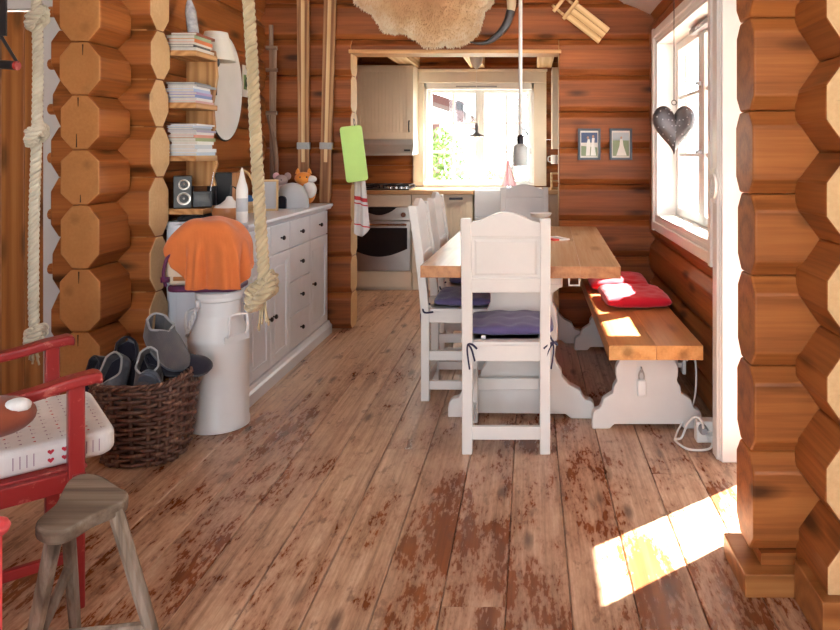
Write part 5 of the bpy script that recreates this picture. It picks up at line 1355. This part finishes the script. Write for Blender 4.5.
# stool
SZ = .455
stl = thing('stool', 'rustic grey weathered three-legged wooden stool in the left foreground', 'stool', (-1.12, 1.76, 0))
q = lambda px, py: (at(px, py, (H-SZ)*F/(py-HY)).xy-Vector((-1.12, 1.76)))
outl = [(36, 526), (37, 519), (46, 511), (56, 502), (62, 490), (69, 479), (80, 473.5), (94, 473), (106, 477), (116, 484), (127, 490), (128, 496), (122, 502), (108, 508), (92, 515), (74, 526), (60, 531), (46, 531)]
pl2 = crom([(*q(a, b), 0) for a, b in outl], 3, True)
mb = MB(); mb.prism([(p.x, p.y) for p in pl2], 'z', SZ-.034, SZ, grain='x', spread=.25); mb.build('seat', M['grey_wood'], stl, bevel=.008, segs=3)
def leg(top, bot, r0, r1):
    mb = MB(); t, b = Vector(top), Vector(bot); mb.tube([t, t.lerp(b, .5), b], [r0, (r0+r1)/2+.001, r1], 8); mb.build('leg', M['grey_wood'], stl, smooth=35)
A0, A1 = (.006, -.115, SZ-.02), (-.12, -.05, 0)
B0, B1 = (.095, -.03, SZ-.02), (.196, .01, 0)
C0, C1 = (-.045, .0, SZ-.02), (-.088, .105, 0)
leg(A0, A1, .019, .015); leg(B0, B1, .018, .015); leg(C0, C1, .016, .013)
lp = lambda t, b, f: Vector(t).lerp(Vector(b), f)
mb = MB(); mb.tube([lp(A0, A1, .66), lp(B0, B1, .70)], .012, 8); mb.build('stretcher', M['grey_wood'], stl, smooth=35)
mb = MB(); mb.tube([lp(A0, A1, .80), lp(C0, C1, .40)], .013, 8); mb.build('stretcher', M['grey_wood'], stl, smooth=35)
# crate
cr = thing('plastic_crate', 'coral red plastic slotted crate at the lower left edge', 'crate', (-1.254, 1.26, 0))
mb = MB(); w_, d_, h_ = .155, .19, .565; t = .008
def slotted(n_, L, put):
    for i in range(n_+1):
        u = -L+2*L*i/n_; put(u-.006, u+.006, .03, h_-.04)
    for z in (.0, .10, .20, .30, .40, .50): put(-L, L, z, z+.03)
slotted(6, w_, lambda a, b, c, d: (mb.box(a, b, d_-t, d_, c, d), mb.box(a, b, -d_, -d_+t, c, d)))
slotted(7, d_, lambda a, b, c, d: (mb.box(w_-t, w_, a, b, c, d), mb.box(-w_, -w_+t, a, b, c, d)))
mb.box(-w_, w_, -d_, d_, 0, .01); mb.build('crate_body', M['crate'], cr)
mb = MB(); ol = rrect(2*w_+.02, 2*d_+.02, .02); mb.tube([(x, y, h_-.02) for x, y in ol], .014, 8, closed=True); mb.build('rim', M['crate'], cr, smooth=True)

# ================================================================== outside
rt = random.Random(11)
def leafball(mb, c, r, n_, s):
    for _ in range(n_):
        d = Vector((rt.gauss(0, 1), rt.gauss(0, 1), rt.gauss(0, 1))).normalized()*rt.uniform(.35, 1)**.5; p = Vector(c)+Vector((d.x*r[0], d.y*r[1], d.z*r[2]))
        a = Vector((rt.uniform(-1, 1), rt.uniform(-1, 1), rt.uniform(-1, 1))).normalized(); b = a.orthogonal().normalized()*.5
        mb.add([p-a*s, p+b*s, p+a*s, p-b*s], [(0, 1, 2, 3)], 'z')
M['leaf'] = paint('bush_leaf', (.16, .28, .07), .7, .3); M['bark'] = paint('grey_bark', (.20, .19, .18), .9, .3)
def bush(lab, c, r, n_, s=.05):
    b = thing('bush', lab, 'bush', (c[0], c[1], -.35)); mb = MB(); leafball(mb, (0, 0, c[2]+.35), r, n_, s); mb.build('foliage', M['leaf'], b, recalc=False)
    mb = MB(); mb.tube([(0, 0, 0), (.03, 0, c[2]+.3)], .03, 6); mb.build('stem', M['bark'], b)
bush('green bush outside the left panes of the kitchen window', (-1.25, 9.7, 1.02), (.37, .4, .66), 1300)
bush('low light green bush outside the middle of the kitchen window', (-.75, 12.5, .62), (.75, .5, .42), 900, .045)
bush('sparse low bush outside the right kitchen window sash', (.75, 13.6, .45), (.6, .5, .35), 300, .04)
def tree(lab, x, y, h, seed, lean=.1):
    r_ = random.Random(seed); t = thing('tree', lab, 'tree', (x, y, -.35)); mb = MB(); pts = crom([(0, 0, 0), (lean*.3, 0, h*.3), (lean*.8, 0, h*.65), (lean, .1, h)], 5)
    mb.tube(pts, [.085-.06*i/(len(pts)-1) for i in range(len(pts))], 8); mb.build('trunk', M['bark'], t, smooth=True)
    for k in range(9):
        z = h*(.28+.07*k); a = r_.uniform(0, 6.28); L_ = h*r_.uniform(.14, .26); p0 = Vector((lean*z/h, 0, z)); d = Vector((math.cos(a), math.sin(a)*.6, r_.uniform(.5, .9)))
        mb = MB(); mb.tube(crom([p0, p0+d*L_*.5+Vector((0, 0, .05)), p0+d*L_+Vector((0, 0, .2))], 4), [.03-.0028*i for i in range(9)], 6)
        for q_ in (.5, .75): e_ = p0+d*L_*q_; mb.tube([e_, e_+Vector((r_.uniform(-.4, .4), r_.uniform(-.3, .3), r_.uniform(.2, .5)))], [.012, .005], 5)
        mb.build('branch', M['bark'], t, smooth=True)
tree('bare pale birch outside the right sash of the kitchen window', -.42, 14.8, 5.4, 3, .35)
tree('bare thin tree outside the far right of the kitchen window', .15, 16.8, 4.8, 8, -.25)
tree('bare tree outside the right window over the bench', 4.6, 8.0, 5.2, 5, .3)
hs = thing('outbuilding', 'dark red outbuilding roof corner outside the top left of the kitchen window', 'building', (-3.15, 12, -.55))
mb = MB(); mb.box(-2.0, 1.35, -1, 2, 0, 2.45); mb.build('wall', paint('falu_red', (.085, .014, .012), .8), hs)
mb = MB(); mb.prism([(-2.3, 3.9), (2.15, 2.48), (2.15, 2.60), (-2.3, 4.05)], 'y', -1.5, 2.4); mb.prism([(2.05, 2.30), (2.15, 2.30), (2.15, 2.62), (2.05, 2.66)], 'y', -1.5, 2.4); mb.build('roof', paint('roof_red', (.06, .022, .02), .8), hs)
mb = MB(); mb.tube([(2.2, -1.5, 2.53), (2.2, 2.4, 2.53)], .065, 10); mb.tube(crom([(2.2, -1.3, 2.5), (2.1, -1.3, 2.2), (1.6, -1.25, 1.95), (1.45, -1.2, 1.6), (1.45, -1.2, 0)], 5), .05, 10); mb.build('gutter', M['grey'], hs, smooth=40)
